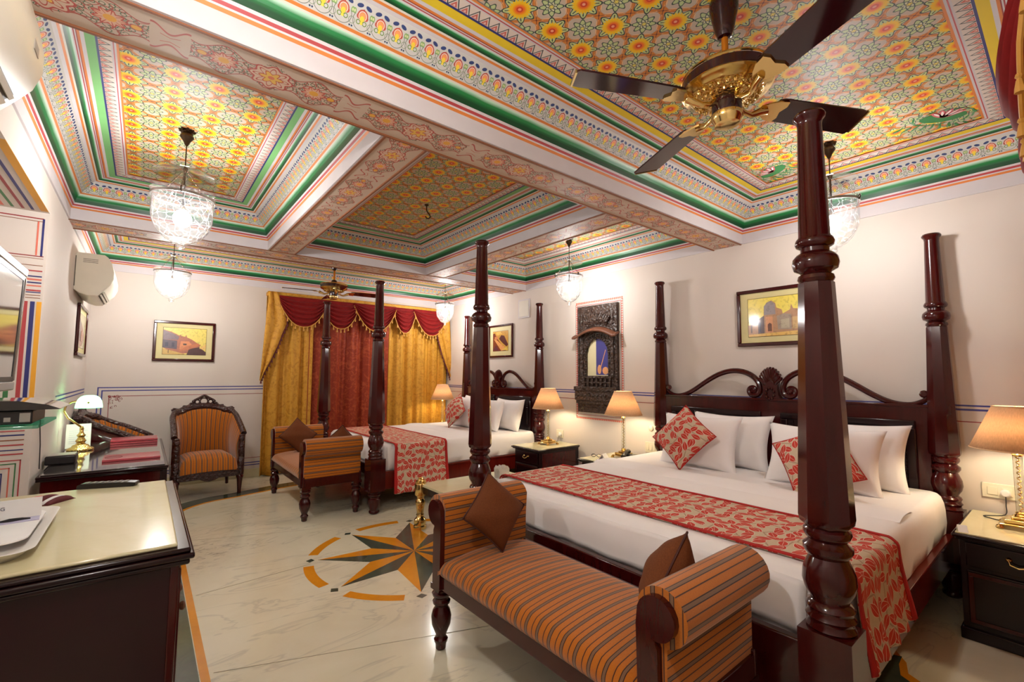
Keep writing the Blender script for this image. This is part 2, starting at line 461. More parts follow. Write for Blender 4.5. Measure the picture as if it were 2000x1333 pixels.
# printed pictures use a colour attribute
g = G('picture_print', 0.25, 0.0, 0.5); a = g.n('ShaderNodeAttribute'); a.attribute_name = 'Col'
nz = g.noise(g.objvec(), 45.0, 4.0)
c = V(g, a.outputs['Color']); g.base(g.over(c, (60, 40, 40), g.mx((nz-0.52)*1.6, 0.0))); MAT['print'] = g.mat

# ------------------------------------------------------------------ mesh builder
class MB:
    def __init__(s): s.v = []; s.f = []; s.uv = []; s.mi = []; s.mat = []; s.col = []
    def _m(s, m):
        if m is None: return 0
        if m not in s.mat: s.mat.append(m)
        return s.mat.index(m)
    def add(s, verts, faces, m=None, uvs=None, col=None, T=None):
        o = len(s.v)
        s.v += [tuple(T @ Vector(p)) if T else tuple(p) for p in verts]
        k = s._m(m)
        for i, f in enumerate(faces):
            s.f.append([o+q for q in f]); s.mi.append(k)
            s.uv.append(uvs[i] if uvs else [(0, 0)]*len(f)); s.col.append(col)
        return s
    def box(s, x0, x1, y0, y1, z0, z1, m=None, T=None):
        v = [(x, y, z) for z in (z0, z1) for y in (y0, y1) for x in (x0, x1)]
        f = [(0, 2, 3, 1), (4, 5, 7, 6), (0, 1, 5, 4), (2, 6, 7, 3), (0, 4, 6, 2), (1, 3, 7, 5)]
        return s.add(v, f, m, None, None, T)
    def lathe(s, prof, n=24, c=(0, 0, 0), m=None, T=None, a0=0.0, sx=1.0, sy=1.0, caps=True):
        v = []; f = []; uvs = []
        for (z, r) in prof:
            for i in range(n):
                a = a0+2*PI*i/n; v.append((c[0]+sx*r*math.cos(a), c[1]+sy*r*math.sin(a), c[2]+z))
        for j in range(len(prof)-1):
            for i in range(n):
                k = (i+1) % n
                f.append((j*n+i, j*n+k, (j+1)*n+k, (j+1)*n+i))
                uvs.append([(i/n, j), ((i+1)/n, j), ((i+1)/n, j+1), (i/n, j+1)])
        up_ = prof[-1][0] < prof[0][0]
        if up_: f = [q[::-1] for q in f]; uvs = [q[::-1] for q in uvs]
        if caps:
            f.append(tuple(range(n))[::-1] if not up_ else tuple(range(n))); uvs.append([(0, 0)]*n)
            t = tuple((len(prof)-1)*n+i for i in range(n))
            f.append(t if not up_ else t[::-1]); uvs.append([(0, 0)]*n)
        return s.add(v, f, m, uvs, None, T)
    def tube(s, pts, r, n=8, m=None, T=None, flat=1.0, up=(0, 0, 1)):
        pts = [Vector(p) for p in pts]; N = len(pts)
        rs = r if isinstance(r, (list, tuple)) else [r]*N
        v = []; f = []
        prev = None
        for i, p in enumerate(pts):
            t = (pts[min(i+1, N-1)]-pts[max(i-1, 0)]).normalized()
            if prev is None:
                a = Vector(up)
                if abs(t.dot(a)) > 0.95: a = Vector((1, 0, 0))
                u = (a-t*a.dot(t)).normalized()
            else:
                u = (prev-t*prev.dot(t)).normalized()
            prev = u; w_ = t.cross(u)
            for k in range(n):
                an = 2*PI*k/n
                v.append(tuple(p+u*(rs[i]*math.cos(an))+w_*(rs[i]*flat*math.sin(an))))
        for j in range(N-1):
            for i in range(n):
                k = (i+1) % n
                f.append((j*n+i, j*n+k, (j+1)*n+k, (j+1)*n+i))
        f.append(tuple(range(n))[::-1]); f.append(tuple((N-1)*n+i for i in range(n)))
        return s.add(v, f, m, None, None, T)
    def prism(s, pts, fr, d0, d1, m=None, closed_uv=False, side_m=None, T=None):
        """extrude the 2-D outline pts; fr(a,b,c) maps to 3-D"""
        n = len(pts)
        v = [fr(a, b, d0) for a, b in pts]+[fr(a, b, d1) for a, b in pts]
        L = [0]
        for i in range(n): L.append(L[-1]+math.dist(pts[i], pts[(i+1) % n]))
        f = [tuple(range(n))[::-1], tuple(range(n, 2*n))]; uvs = [[pts[i] for i in range(n)][::-1], [pts[i] for i in range(n)]]
        s.add(v, f, m, uvs, None, T)
        f = []; uvs = []
        for i in range(n):
            k = (i+1) % n
            f.append((i, k, n+k, n+i)); uvs.append([(L[i], d0), (L[i+1], d0), (L[i+1], d1), (L[i], d1)])
        return s.add(v, f, side_m or m, uvs, None, T)
    def grid(s, fn, nu, nv, m=None, uvf=None, cu=False, T=None):
        v = []; f = []; uvs = []
        NU = nu if cu else nu+1
        for j in range(nv+1):
            for i in range(NU): v.append(tuple(fn(i/nu, j/nv)))
        for j in range(nv):
            for i in range(nu):
                k = (i+1) % NU if cu else i+1
                f.append((j*NU+i, j*NU+k, (j+1)*NU+k, (j+1)*NU+i))
                q = [(i/nu, j/nv), ((i+1)/nu, j/nv), ((i+1)/nu, (j+1)/nv), (i/nu, (j+1)/nv)]
                uvs.append([uvf(*p) for p in q] if uvf else q)
        return s.add(v, f, m, uvs, None, T)
    def build(s, name, m=None, parent=None, bevel=0.0, smooth=True, loc=None, ang=35, solid=0.0, seg=2):
        me = bpy.data.meshes.new(name)
        me.from_pydata(s.v, [], s.f)
        if any(any(q != (0, 0) for q in u) for u in s.uv):
            ul = me.uv_layers.new(name='UVMap'); i = 0; flat = []
            for u in s.uv:
                for q in u: flat += [q[0], q[1]]
            ul.data.foreach_set('uv', flat)
        if any(c is not None for c in s.col):
            ca = me.color_attributes.new('Col', 'FLOAT_COLOR', 'CORNER'); flat = []
            for c, f_ in zip(s.col, s.f):
                cc = rgb(*c) if c else (1, 1, 1, 1)
                for _ in f_: flat += list(cc)
            ca.data.foreach_set('color', flat)
        if s.mat:
            for k in s.mat: me.materials.append(MAT[k])
            me.polygons.foreach_set('material_index', s.mi)
        elif m: me.materials.append(MAT[m])
        bm = bmesh.new(); bm.from_mesh(me); bmesh.ops.recalc_face_normals(bm, faces=bm.faces) if not solid and not s.mat else None
        bm.to_mesh(me); bm.free()
        if smooth:
            me.polygons.foreach_set('use_smooth', [True]*len(me.polygons))
            me.set_sharp_from_angle(angle=math.radians(ang))
        o = bpy.data.objects.new(name, me); COL.objects.link(o)
        if parent: o.parent = parent
        if loc: o.location = loc
        if bevel:
            b = o.modifiers.new('bevel', 'BEVEL'); b.width = bevel; b.segments = seg; b.limit_method = 'ANGLE'; b.angle_limit = math.radians(40)
        if solid:
            b = o.modifiers.new('solid', 'SOLIDIFY'); b.thickness = solid; b.offset = 0
        me.validate()
        return o
def tag(o, label, cat, group=None):
    o['label'] = label; o['category'] = cat
    if group: o['group'] = group
    return o
def thing(name, label, cat, loc=(0, 0, 0), rz=0.0, group=None):
    o = bpy.data.objects.new(name, None); COL.objects.link(o)
    o.location = loc; o.rotation_euler = (0, 0, rz); o.empty_display_size = 0.1
    return tag(o, label, cat, group)
def struct(o): o['kind'] = 'structure'; return o
def dup(root, loc, rz, label, group=None, scale=None):
    r = root.copy(); COL.objects.link(r); r.location = loc; r.rotation_euler = (0, 0, rz); r['label'] = label
    if group: r['group'] = group
    for ch in list(root.children):
        c_ = ch.copy(); COL.objects.link(c_); c_.parent = r
        for q in list(ch.children):
            d_ = q.copy(); COL.objects.link(d_); d_.parent = c_
    return r
def bx(*a, m=None): return MB().box(*a, m=m)

# ================================================================== SETTING
# floor
fl = struct(bx(-1.0, XR+0.15, YN-0.15, D+0.15, -0.12, 0.0).build('floor', 'marble_floor', smooth=False))
# walls
WL = MB()
WL.box(-1.0, XL, YN-0.15, 0.5, 0, ZC+0.05)
WL.box(-1.0, XL, 0.5, 4.1, 2.42, ZC+0.05)
WL.box(-1.0, XL, 4.1, D+0.15, 0, ZC+0.05)
WL.box(-1.0, -0.85, 0.5, 4.1, 0, 2.42)
wl = struct(WL.build('wall_left', 'wall', smooth=False))
wr = struct(bx(XR, XR+0.15, YN-0.15, D+0.15, 0, ZC+0.05).build('wall_right', 'wall', smooth=False))
wf = struct(bx(XL, XR, D, D+0.15, 0, ZC+0.05).build('wall_far', 'wall', smooth=False))
wn = struct(bx(XL, XR, YN-0.15, YN, 0, ZC+0.05).build('wall_near', 'wall', smooth=False))
ce = struct(bx(-1.0, XR+0.15, YN-0.15, D+0.15, ZC+0.02, ZC+0.12).build('ceiling', 'white_plaster', smooth=False))
# beams with painted undersides
def beam(x0, x1, y0, y1, along):
    b = MB(); b.box(x0, x1, y0, y1, H+0.001, ZC+0.03, 'white_plaster')
    z = H
    if along == 'x':
        q = [(x0, y0, z), (x0, y1, z), (x1, y1, z), (x1, y0, z)]; uv = [(x0-0.012, 0), (x0-0.012, 1), (x1-0.012, 1), (x1-0.012, 0)]
    else:
        q = [(x0, y0, z), (x0, y1, z), (x1, y1, z), (x1, y0, z)]; uv = [(y0, 0), (y1, 0), (y1, 1), (y0, 1)]
    b.add(q, [(0, 1, 2, 3)], 'scroll', [uv])
    o = b.build('beam', parent=ce, smooth=False)
    # thin mouldings along both long edges
    m = MB()
    if along == 'x':
        for y in (y0, y1-0.012): m.box(x0, x1, y, y+0.012, H-0.006, H)
    else:
        for x in (x0, x1-0.012): m.box(x, x+0.012, y0, y1, H-0.006, H)
    m.build('edge_moulding', 'brown_line', o, smooth=False)
beam(XL, XR, B1N, B1F, 'x'); beam(XL, XR, B2N, B2F, 'x')
beam(C1L, C1R, B1F, B2N, 'y'); beam(C2L, C2R, B1F, B2N, 'y')
# coffers: stepped painted cornices and flower panels
def coffer(x0, x1, y0, y1, inner='yellow_paint', wide=True, ox=0.0, oy=0.0):
    W = 'white_plaster'
    pr = [(0, 0, W), (0.012, 0.0, W), (0.012, 0.088, 'orange_paint'), (0.020, 0.100, W), (0.023, 0.107, 'red_paint'), (0.030, 0.119, W),
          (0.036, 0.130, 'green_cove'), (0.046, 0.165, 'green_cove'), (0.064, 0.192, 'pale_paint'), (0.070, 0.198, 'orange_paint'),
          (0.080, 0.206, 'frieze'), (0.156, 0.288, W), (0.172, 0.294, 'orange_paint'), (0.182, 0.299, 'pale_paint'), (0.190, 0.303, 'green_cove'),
          (0.216, 0.315, W), (0.222, 0.317, 'red_paint'), (0.227, 0.318, W), (0.232, 0.319, 'deepred_paint'), (0.236, 0.320, 'orange_paint'), (0.246, 0.322, W), (0.262, 0.325, inner),
          (0.302, 0.330, 'navy_paint'), (0.312, 0.332, 'zigzag'), (0.362, 0.334, W), (0.370, 0.334, 'red_paint'), (0.375, 0.335, W), (0.384, 0.335, 'orange_paint'), (0.394, 0.336, None)]
    if not wide:
        k = 0.9
        pr = [(a*k, b, c) for a, b, c in pr]
    b = MB()
    for i in range(len(pr)-1):
        o0, z0, m = pr[i]; o1, z1, _ = pr[i+1]
        v0, v1 = (0, 1)
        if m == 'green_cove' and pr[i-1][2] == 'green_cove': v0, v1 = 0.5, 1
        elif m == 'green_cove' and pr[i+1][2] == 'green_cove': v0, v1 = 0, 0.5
        def ring(o, z): return [(x0+o, y0+o, H+z), (x1-o, y0+o, H+z), (x1-o, y1-o, H+z), (x0+o, y1-o, H+z)]
        A, B = ring(o0, z0), ring(o1, z1)
        om = (o0+o1)/2
        for s_ in range(4):
            t = (s_+1) % 4
            Lc = (x1-x0) if s_ % 2 == 0 else (y1-y0)
            per = 0.076 if m == 'frieze' else 0.052
            n_ = max(1, round((Lc-2*om)/per)); Ls = n_*per
            du = (om-o0)/(Lc-2*om)*Ls; e0 = (o0-om)/(Lc-2*om)*Ls; e1 = (o1-om)/(Lc-2*om)*Ls
            b.add([A[s_], A[t], B[t], B[s_]], [(0, 1, 2, 3)], m, [[(e0, v0), (Ls-e0, v0), (Ls-e1, v1), (e1, v1)]])
    b.build('painted_cornice', parent=ce, smooth=False)
    o = pr[-1][0]
    q = [(x0+o, y0+o, ZC), (x1-o, y0+o, ZC), (x1-o, y1-o, ZC), (x0+o, y1-o, ZC)]
    p_ = MB()
    p_.add(q+[(a, b_, ZC+0.02) for a, b_, _ in q], [(0, 1, 2, 3), (4, 7, 6, 5)], 'pattern', [[(x-ox, y-oy) for x, y, _ in q]]*2)
    p_.build('flower_panel', parent=ce, smooth=False)
coffer(XL, XR, YN, B1N, ox=1.35-0.095, oy=1.21-0.095)
coffer(XL, C1L, B1F, B2N, 'ltgreen_paint', ox=0.05-0.095, oy=2.85-0.095, wide=False)
coffer(C1R, C2L, B1F, B2N, 'ltgreen_paint', ox=1.2, oy=2.7, wide=False)
coffer(C2R, XR, B1F, B2N, 'pale_paint', ox=0.1, oy=0.1, wide=False)
coffer(XL, XR, B2F, D, ox=0.1, oy=0.1)
# painted lotus corners of the big coffer
def lotus(cx, cy, rz):
    m = MB(); z = ZC-0.0015
    T = Matrix.Translation((cx, cy, 0)) @ Matrix.Rotation(rz, 4, 'Z')
    def blob(x, y, a, b, r, col, dz):
        pts = [(math.cos(t)*a, math.sin(t)*b) for t in [2*PI*i/14 for i in range(14)]]
        R = Matrix.Rotation(r, 4, 'Z')
        m.add([tuple(Vector((x, y, z-dz))+R @ Vector((p[0], p[1], 0))) for p in pts], [tuple(range(14))[::-1]], col, None, None, T)
    blob(0.0, 0.0, 0.115, 0.06, 0, 'lotus_green', 0)
    for i in range(14): blob(0.145*math.cos(i*0.45), 0.085*math.sin(i*0.45), 0.030, 0.006, i*0.45+1.2, 'lotus_teal' if i % 2 else 'lotus_green', 0.0004)
    for i in range(9): blob(-0.17+0.043*i, -0.105-0.01*(i % 2), 0.034, 0.007, 0.6+0.2*i, 'lotus_green', 0.0006); blob(-0.17+0.043*i, -0.125, 0.026, 0.004, 0.6+0.2*i, 'lotus_teal', 0.0008)
    for i in range(5):
        a = -0.9+0.45*i
        blob(0.055*math.sin(a), 0.01+0.035*math.cos(a), 0.05, 0.014, PI/2-a, 'lotus_pink', 0.001)
        blob(0.06*math.sin(a), 0.012+0.04*math.cos(a), 0.028, 0.006, PI/2-a, 'white', 0.0012)
    m.build('painted_lotus', parent=ce, smooth=False)
lotus(3.62, 0.42, PI/2+0.6); lotus(3.62, 1.36, PI/2-0.6); lotus(0.05, 0.42, -PI/2-0.6); lotus(0.05, 1.36, -PI/2+0.6)
# ceiling hook in the middle coffer
h = thing('ceiling_hook', 'dark iron hook hanging empty from the middle ceiling coffer', 'hook', (1.925, 3.64, ZC))
MB().tube([(0, 0, 0.0), (0, 0, -0.05), (0.01, 0, -0.07), (0.03, 0, -0.085), (0.04, 0, -0.105), (0.025, 0, -0.125), (0, 0, -0.125), (-0.01, 0, -0.11)], 0.006, 6).build('hook_bar', 'bronze', h)
MB().lathe([(0, 0.02), (-0.008, 0.018), (-0.014, 0.008)], 12).build('hook_plate', 'bronze', h)

# painted lines on the walls (thin raised paint strips)
def line(parent, x0, x1, y0, y1, z0, z1, m, name='painted_line'):
    return bx(x0, x1, y0, y1, z0, z1).build(name, m, parent, smooth=False)
e_ = 0.0012
for z, hh, m in ((1.2145, 0.011, 'blue_line'), (1.188, 0.013, 'blue_line'), (1.110, 0.006, 'deepred_paint')):
    line(wr, XR-e_, XR, YN, D, z-hh/2, z+hh/2, m)
for z, hh, m in ((0.33, 0.008, 'deepred_paint'), (0.265, 0.01, 'blue_line'), (0.235, 0.01, 'blue_line')):
    line(wr, XR-e_, XR, YN, D, z-hh/2, z+hh/2, m)
xa = -0.418
for k, (o, hh, m) in enumerate(((0.0, 0.012, 'blue_line'), (0.036, 0.012, 'blue_line'), (0.103, 0.006, 'deepred_paint'))):
    line(wf, xa+o, XR-0.1, D-e_, D, 1.232-o-hh, 1.232-o, m)
    line(wf, xa+o, xa+o+hh, D-e_, D, 0.17+o*0.9, 1.232-o-hh, m)
    line(wf, xa+o, XR-0.1, D-e_, D, 0.17+o*0.9-hh, 0.17+o*0.9, m)
for z, hh in ((1.2145, 0.012), (1.18, 0.012)):
    line(wl, XL, XL+e_, 4.95, D-0.02, z-hh/2, z+hh/2, 'blue_line')
# corner flourish on the far wall: little painted scrolls
m = MB()
for i in range(26):
    t = i/25; base = random.random()
    cx = -0.315+random.random()*0.16*(1-base*0.8); cz = 1.125-random.random()*0.16*base*1.1
    if (cx+0.315)+(1.125-cz) > 0.19: continue
    pts = []
    r0 = 0.006+random.random()*0.009; a0 = random.random()*6
    for k in range(9): a = a0+k*0.62; rr = r0*(1-k*0.06); pts.append((cx+rr*math.cos(a), D-0.0015, cz+rr*math.sin(a)))
    m.tube(pts, 0.0018, 4)
m.build('painted_flourish', 'deepred_paint', wf)

# painted niche return (faces the camera) and soffit stripes on the left wall
Y4 = 4.1
ln = lambda x0, x1, z0, z1, m, nm='painted_line': line(wl, x0, x1, Y4-e_, Y4, z0, z1, m, nm)
for z, hh, m in ((2.378, 0.007, 'deepred_paint'), (2.36, 0.004, 'brown_line')):
    ln(-0.85, -0.55, z-hh/2, z+hh/2, m)
ln(-0.556, -0.546, 2.135, 2.378, 'navy_paint'); ln(-0.578, -0.570, 2.14, 2.36, 'salmon_paint')
for z, hh, m in ((2.135, 0.006, 'deepred_paint'), (2.12, 0.003, 'brown_line'), (2.075, 0.004, 'brown_line'), (2.04, 0.008, 'red_paint'), (2.005, 0.008, 'navy_paint'), (1.985, 0.010, 'salmon_paint'),
                 (1.965, 0.008, 'navy_paint'), (1.945, 0.008, 'salmon_paint'), (1.915, 0.010, 'red_paint'), (1.903, 0.006, 'navy_paint'), (1.885, 0.004, 'brown_line'), (1.868, 0.004, 'brown_line')):
    ln(-0.72, -0.54, z-hh/2, z+hh/2, m)
for x, w_, m in ((-0.603, 0.020, 'red_paint'), (-0.572, 0.020, 'navy_paint'), (-0.543, 0.022, 'amber_paint'), (-0.655, 0.022, 'green_line'), (-0.70, 0.03, 'orange_paint')):
    ln(x-w_/2, x+w_/2, 1.12 if x > -0.62 else 1.20, 1.845, m)
for z, hh, m in ((1.07, 0.006, 'green_line'), (1.04, 0.006, 'red_paint'), (1.015, 0.008, 'navy_paint'), (0.985, 0.006, 'brown_line'), (0.955, 0.008, 'red_paint'), (0.925, 0.006, 'navy_paint'), (0.90, 0.008, 'red_paint')):
    ln(-0.84, -0.56, z-hh/2, z+hh/2, m)
for k, (o, m) in enumerate(((0, 'red_paint'), (0.02, 'green_line'), (0.045, 'salmon_paint'), (0.075, 'navy_paint'), (0.092, 'red_paint'))):
    ln(-0.565-o-0.006, -0.565-o, 0.2, 0.865-o, m); ln(-0.84, -0.565-o, 0.865-o-0.006, 0.865-o, m)
for x, w_, m in ((-0.545, 0.035, 'amber_paint'), (-0.598, 0.014, 'navy_paint'), (-0.640, 0.014, 'deepred_paint'), (-0.685, 0.014, 'green_line'), (-0.73, 0.02, 'salmon_paint')):
    line(wl, x-w_/2, x+w_/2, 2.9 if x > -0.56 else 3.1, 4.06, 2.42-e_, 2.42, m)

# floor inlays
plain('joint', (196, 186, 164), 0.2)
def flat(parent, pts, m, name, h=0.0012):
    n = len(pts)
    b = MB(); b.add([(x, y, -0.01) for x, y in pts]+[(x, y, h) for x, y in pts], [tuple(range(n))[::-1], tuple(range(n, 2*n))]+[(i, (i+1) % n, n+(i+1) % n, n+i) for i in range(n)])
    return b.build(name, m, parent, smooth=False)
SX, SY, SA = 1.738, 3.3805, math.radians(21.7)
pol = lambda r, a: (SX+r*math.cos(a), SY+r*math.sin(a))
for k in range(8):
    a = SA+k*PI/4
    flat(fl, [(SX, SY), pol(0.358, a-PI/8), pol(0.712, a)], 'inlay_orange' if True else '', 'star_inlay')
    flat(fl, [(SX, SY), pol(0.712, a), pol(0.358, a+PI/8)], 'inlay_green', 'star_inlay')
    flat(fl, [pol(0.735, a), pol(0.764, a-0.045), pol(0.795, a), pol(0.764, a+0.045)], 'inlay_green', 'diamond_inlay')
    a0, a1 = a+math.radians(8), a+math.radians(37)
    ar = [a0+(a1-a0)*i/8 for i in range(9)]
    flat(fl, [pol(0.732, q) for q in ar]+[pol(0.803, q) for q in ar[::-1]], 'inlay_orange', 'arc_inlay')
def strip(path, w0, w1, m, name):
    n = len(path); L = []; R = []
    for i, p in enumerate(path):
        a = Vector(path[max(i-1, 0)]); b = Vector(path[min(i+1, n-1)]); t = (b-a).normalized(); nn = Vector((-t.y, t.x))
        L.append((p[0]+nn.x*w0, p[1]+nn.y*w0)); R.append((p[0]+nn.x*w1, p[1]+nn.y*w1))
    b = MB()
    v = [(x, y, 0.0012) for x, y in L+R]
    b.add(v, [(i, n+i, n+i+1, i+1) for i in range(n-1)])
    b.build(name, m, fl, smooth=False, solid=0.002)
path = [(0.285, 0.35), (0.285, 5.5)]+[(0.285+0.55*(1-math.cos(t)), 5.5+0.55*math.sin(t)) for t in [PI/2*i/10 for i in range(1, 11)]]+[(1.45, 6.22), (2.2, 6.3), (3.9, 6.3)]
strip(path, -0.018, 0.018, 'inlay_orange', 'border_inlay')
strip(path, 0.022, 0.21, 'inlay_green', 'border_inlay')
pts = [(2.45, 0.80), (2.9, 0.79), (3.03, 0.74), (3.07, 0.66), (2.98, 0.60), (2.88, 0.575), (2.83, 0.50), (2.45, 0.50)]
flat(fl, pts, 'inlay_orange', 'border_inlay')
flat(fl, [(x-0.045 if x > 2.5 else x, y-0.035 if y > 0.62 else y+0.02) for x, y in pts], 'inlay_green', 'border_inlay', 0.0022)

for p0, p1 in (((0.32, 2.61), (1.95, 1.99)), ((0.32, 3.56), (1.02, 3.62)), ((1.95, 1.99), (4.1, 1.17)), ((0.32, 4.75), (1.35, 4.36)), ((2.1, 2.65), (1.75, 0.3))):
    strip([p0, p1], -0.0012, 0.0012, 'joint', 'slab_joint')
# baseboards
for nm, a in (('baseboard_far', (XL, XR, D-0.015, D, 0, 0.11)), ('baseboard_right', (XR-0.015, XR, YN, D, 0, 0.11)), ('baseboard_left', (XL, XL+0.015, 4.1, D-0.015, 0, 0.11))):
    struct(bx(*a).build(nm, 'marble_cream', bevel=0.003, smooth=False))
# vent patch high on the right wall
v_ = thing('wall_vent', 'small square grey-white vent cover high on the wall above the far bed', 'vent', (XR, 4.935, 2.215))
bx(-0.012, 0, -0.125, 0.125, 0, 0.27).build('vent_cover', 'white_plaster', v_, bevel=0.003)
bx(-0.016, -0.012, -0.105, 0.105, 0.02, 0.25).build('vent_panel', 'pale_paint', v_, bevel=0.002)

# ================================================================== BEDS
def post_mesh():
    b = MB()
    top = [(2.37, 0.001), (2.368, 0.046), (2.358, 0.052), (2.348, 0.050), (2.338, 0.041), (2.32, 0.039), (1.905, 0.050), (1.895, 0.058), (1.882, 0.062), (1.870, 0.058), (1.862, 0.045), (1.848, 0.045),
           (1.838, 0.060), (1.825, 0.070), (1.805, 0.073), (1.785, 0.068), (1.775, 0.050), (1.768, 0.046), (1.762, 0.055), (1.750, 0.058), (1.742, 0.054), (1.735, 0.048), (1.72, 0.044)]
    b.lathe(top[::-1], 28)
    b.lathe([(0.875, 0.058), (0.895, 0.080), (0.915, 0.084), (1.735, 0.056), (1.745, 0.045)], 8, a0=PI/8)
    low = [(0.54, 0.066), (0.552, 0.073), (0.566, 0.066), (0.574, 0.066), (0.586, 0.074), (0.598, 0.066), (0.606, 0.066), (0.617, 0.072), (0.63, 0.066), (0.637, 0.056), (0.648, 0.058), (0.672, 0.073), (0.702, 0.080), (0.735, 0.077),
           (0.768, 0.064), (0.782, 0.058), (0.792, 0.066), (0.806, 0.074), (0.820, 0.074), (0.830, 0.062), (0.838, 0.056), (0.848, 0.066), (0.862, 0.072), (0.874, 0.070), (0.884, 0.058), (0.90, 0.050)]
    b.lathe(low, 28)
    b.box(-0.078, 0.078, -0.078, 0.078, 0.225, 0.545)
    foot = [(0.0, 0.040), (0.012, 0.052), (0.028, 0.052), (0.036, 0.046), (0.05, 0.050), (0.10, 0.064), (0.145, 0.062), (0.158, 0.050), (0.168, 0.050), (0.178, 0.062), (0.192, 0.064), (0.202, 0.055), (0.212, 0.055), (0.226, 0.070)]
    b.lathe(foot, 28)
    return b
post0 = post_mesh().build('post_master', 'mahogany', ang=40)
POSTME = post0.data; bpy.data.objects.remove(post0)
POSTME.name = 'post'
def meshobj(name, me, parent, loc=(0, 0, 0), rz=0, sc=None):
    o = bpy.data.objects.new(name, me); COL.objects.link(o); o.parent = parent; o.location = loc; o.rotation_euler = (0, 0, rz)
    if sc: o.scale = sc
    return o
XF, XB = 1.866, 4.112
def make_bed(y0, y1, label):
    t = thing('four_poster_bed', label, 'bed', (3.0, (y0+y1)/2, 0))
    hy = (y1-y0)/2; xf, xb = XF-3.0, XB-3.0
    for x in (xf, xb):
        for s in (-1, 1): meshobj('post', POSTME, t, (x, s*hy, 0))
    for s in (-1, 1):
        r = MB(); r.box(xf+0.06, xb-0.06, s*hy-0.022, s*hy+0.022, 0.225, 0.395); r.box(xf+0.07, xb-0.07, s*hy-0.03, s*hy+0.034 if s > 0 else s*hy+0.03, 0.385, 0.405)
        r.build('side_rail', 'red_wood', t, bevel=0.004)
    bx(xf-0.02, xf+0.02, -hy+0.07, hy-0.07, 0.20, 0.47).build('foot_rail', 'mahogany', t, bevel=0.006)
    # slatted base
    bx(xf+0.03, xb-0.03, -hy+0.03, hy-0.03, 0.33, 0.385).build('bed_base', 'dark_wood', t)
    # headboard
    hb = bx(xb-0.028, xb+0.028, -hy+0.06, hy-0.06, 0.30, 1.205).build('headboard', 'mahogany', t, bevel=0.005)
    bx(xb-0.036, xb+0.036, -hy+0.06, hy-0.06, 1.195, 1.215).build('head_rail', 'mahogany', hb, bevel=0.004)
    k = hy/1.048
    for s in (-1, 1):
        ya, yb = sorted((s*0.075*k, s*(hy-0.13)))
        f = MB(); x0 = xb-0.048; x1 = xb-0.026
        for (a, b_, c_, d_) in ((ya, yb, 1.055, 1.105), (ya, yb, 0.55, 0.60), (ya, ya+0.055, 0.60, 1.055), (yb-0.055, yb, 0.60, 1.055)):
            f.box(x0, x1, a, b_, c_, d_)
        f.build('panel_moulding', 'dark_wood', hb, bevel=0.008)
        bx(xb-0.031, xb-0.026, ya+0.05, yb-0.05, 0.6, 1.06).build('panel', 'dark_wood', hb)
        for yy in (ya+0.075, yb-0.075):
            rb = MB(); rb.box(xb-0.036, xb-0.03, yy-0.022, yy+0.022, 0.61, 1.05)
            for i in range(16):
                z = 0.62+i*0.027; rb.box(xb-0.044, xb-0.032, yy-0.02, yy+0.02, z, z+0.016)
            rb.build('ribbed_carving', 'dark_wood', hb, bevel=0.004)
    # swan-neck scrolls
    for s in (-1, 1):
        def P_(a, z): return (xb, s*a*k, z)
        pts = []
        c1 = (0.945, 1.268)
        for i in range(14):
            a = PI*0.2+i*(2*PI*1.05)/13*1.0; r = 0.012+0.026*i/13
            pts.append((c1[0]+r*math.cos(-a+PI*1.45), c1[1]+r*math.sin(-a+PI*1.45)))
        path2 = [(0.955, 1.235), (0.90, 1.212), (0.83, 1.212), (0.76, 1.232), (0.68, 1.275), (0.60, 1.328), (0.52, 1.378), (0.44, 1.418), (0.36, 1.442), (0.28, 1.448), (0.20, 1.43), (0.135, 1.39), (0.100, 1.34), (0.090, 1.29), (0.105, 1.25), (0.14, 1.235)]
        c2 = (0.147, 1.278)
        end = []
        for i in range(12):
            a = -PI/2+i*(2*PI*0.95)/11; r = 0.043-0.028*i/11
            end.append((c2[0]+r*math.cos(a), c2[1]+r*math.sin(a)))
        full = [P_(*q) for q in [(0.962, 1.29), (0.975, 1.275), (0.975, 1.255)]+path2+end]
        # smooth the path
        sm = []
        for i in range(len(full)-1):
            a, b_ = Vector(full[i]), Vector(full[i+1])
            p0 = Vector(full[max(i-1, 0)]); p3 = Vector(full[min(i+2, len(full)-1)])
            for j in range(3):
                tt = j/3; sm.append(0.5*((2*a)+(b_-p0)*tt+(2*p0-5*a+4*b_-p3)*tt*tt+(3*a-p0-3*b_+p3)*tt**3))
        n = len(sm); rad = [0.014+0.010*math.sin(PI*min(1, i/n*1.1)) for i in range(n)]
        sc = MB(); sc.tube(sm, rad, 10, up=(1, 0, 0)); sc.lathe([(-0.02, 0.012), (-0.012, 0.02), (0.012, 0.02), (0.02, 0.012)], 12, T=Matrix.Translation(P_(*c2)) @ Matrix.Rotation(PI/2, 4, 'Y'))
        sc.lathe([(-0.02, 0.016), (-0.012, 0.026), (0.012, 0.026), (0.02, 0.016)], 12, T=Matrix.Translation(P_(0.965, 1.285)) @ Matrix.Rotation(PI/2, 4, 'Y'))
        sc.build('swan_neck_scroll', 'mahogany', hb)
    # shell crest
    sh = MB()
    for i in range(11):
        a = -1.25+2.5*i/10
        y = math.sin(a)*0.088; z = 1.345+math.cos(a)*0.125
        sh.tube([(xb, 0.02*math.sin(a), 1.30), (xb-0.03, y*0.6, 1.30+(z-1.30)*0.6), (xb-0.025, y*0.92, 1.30+(z-1.30)*0.92), (xb-0.005, y, z)], [0.010, 0.016, 0.019, 0.012], 8, up=(1, 0, 0))
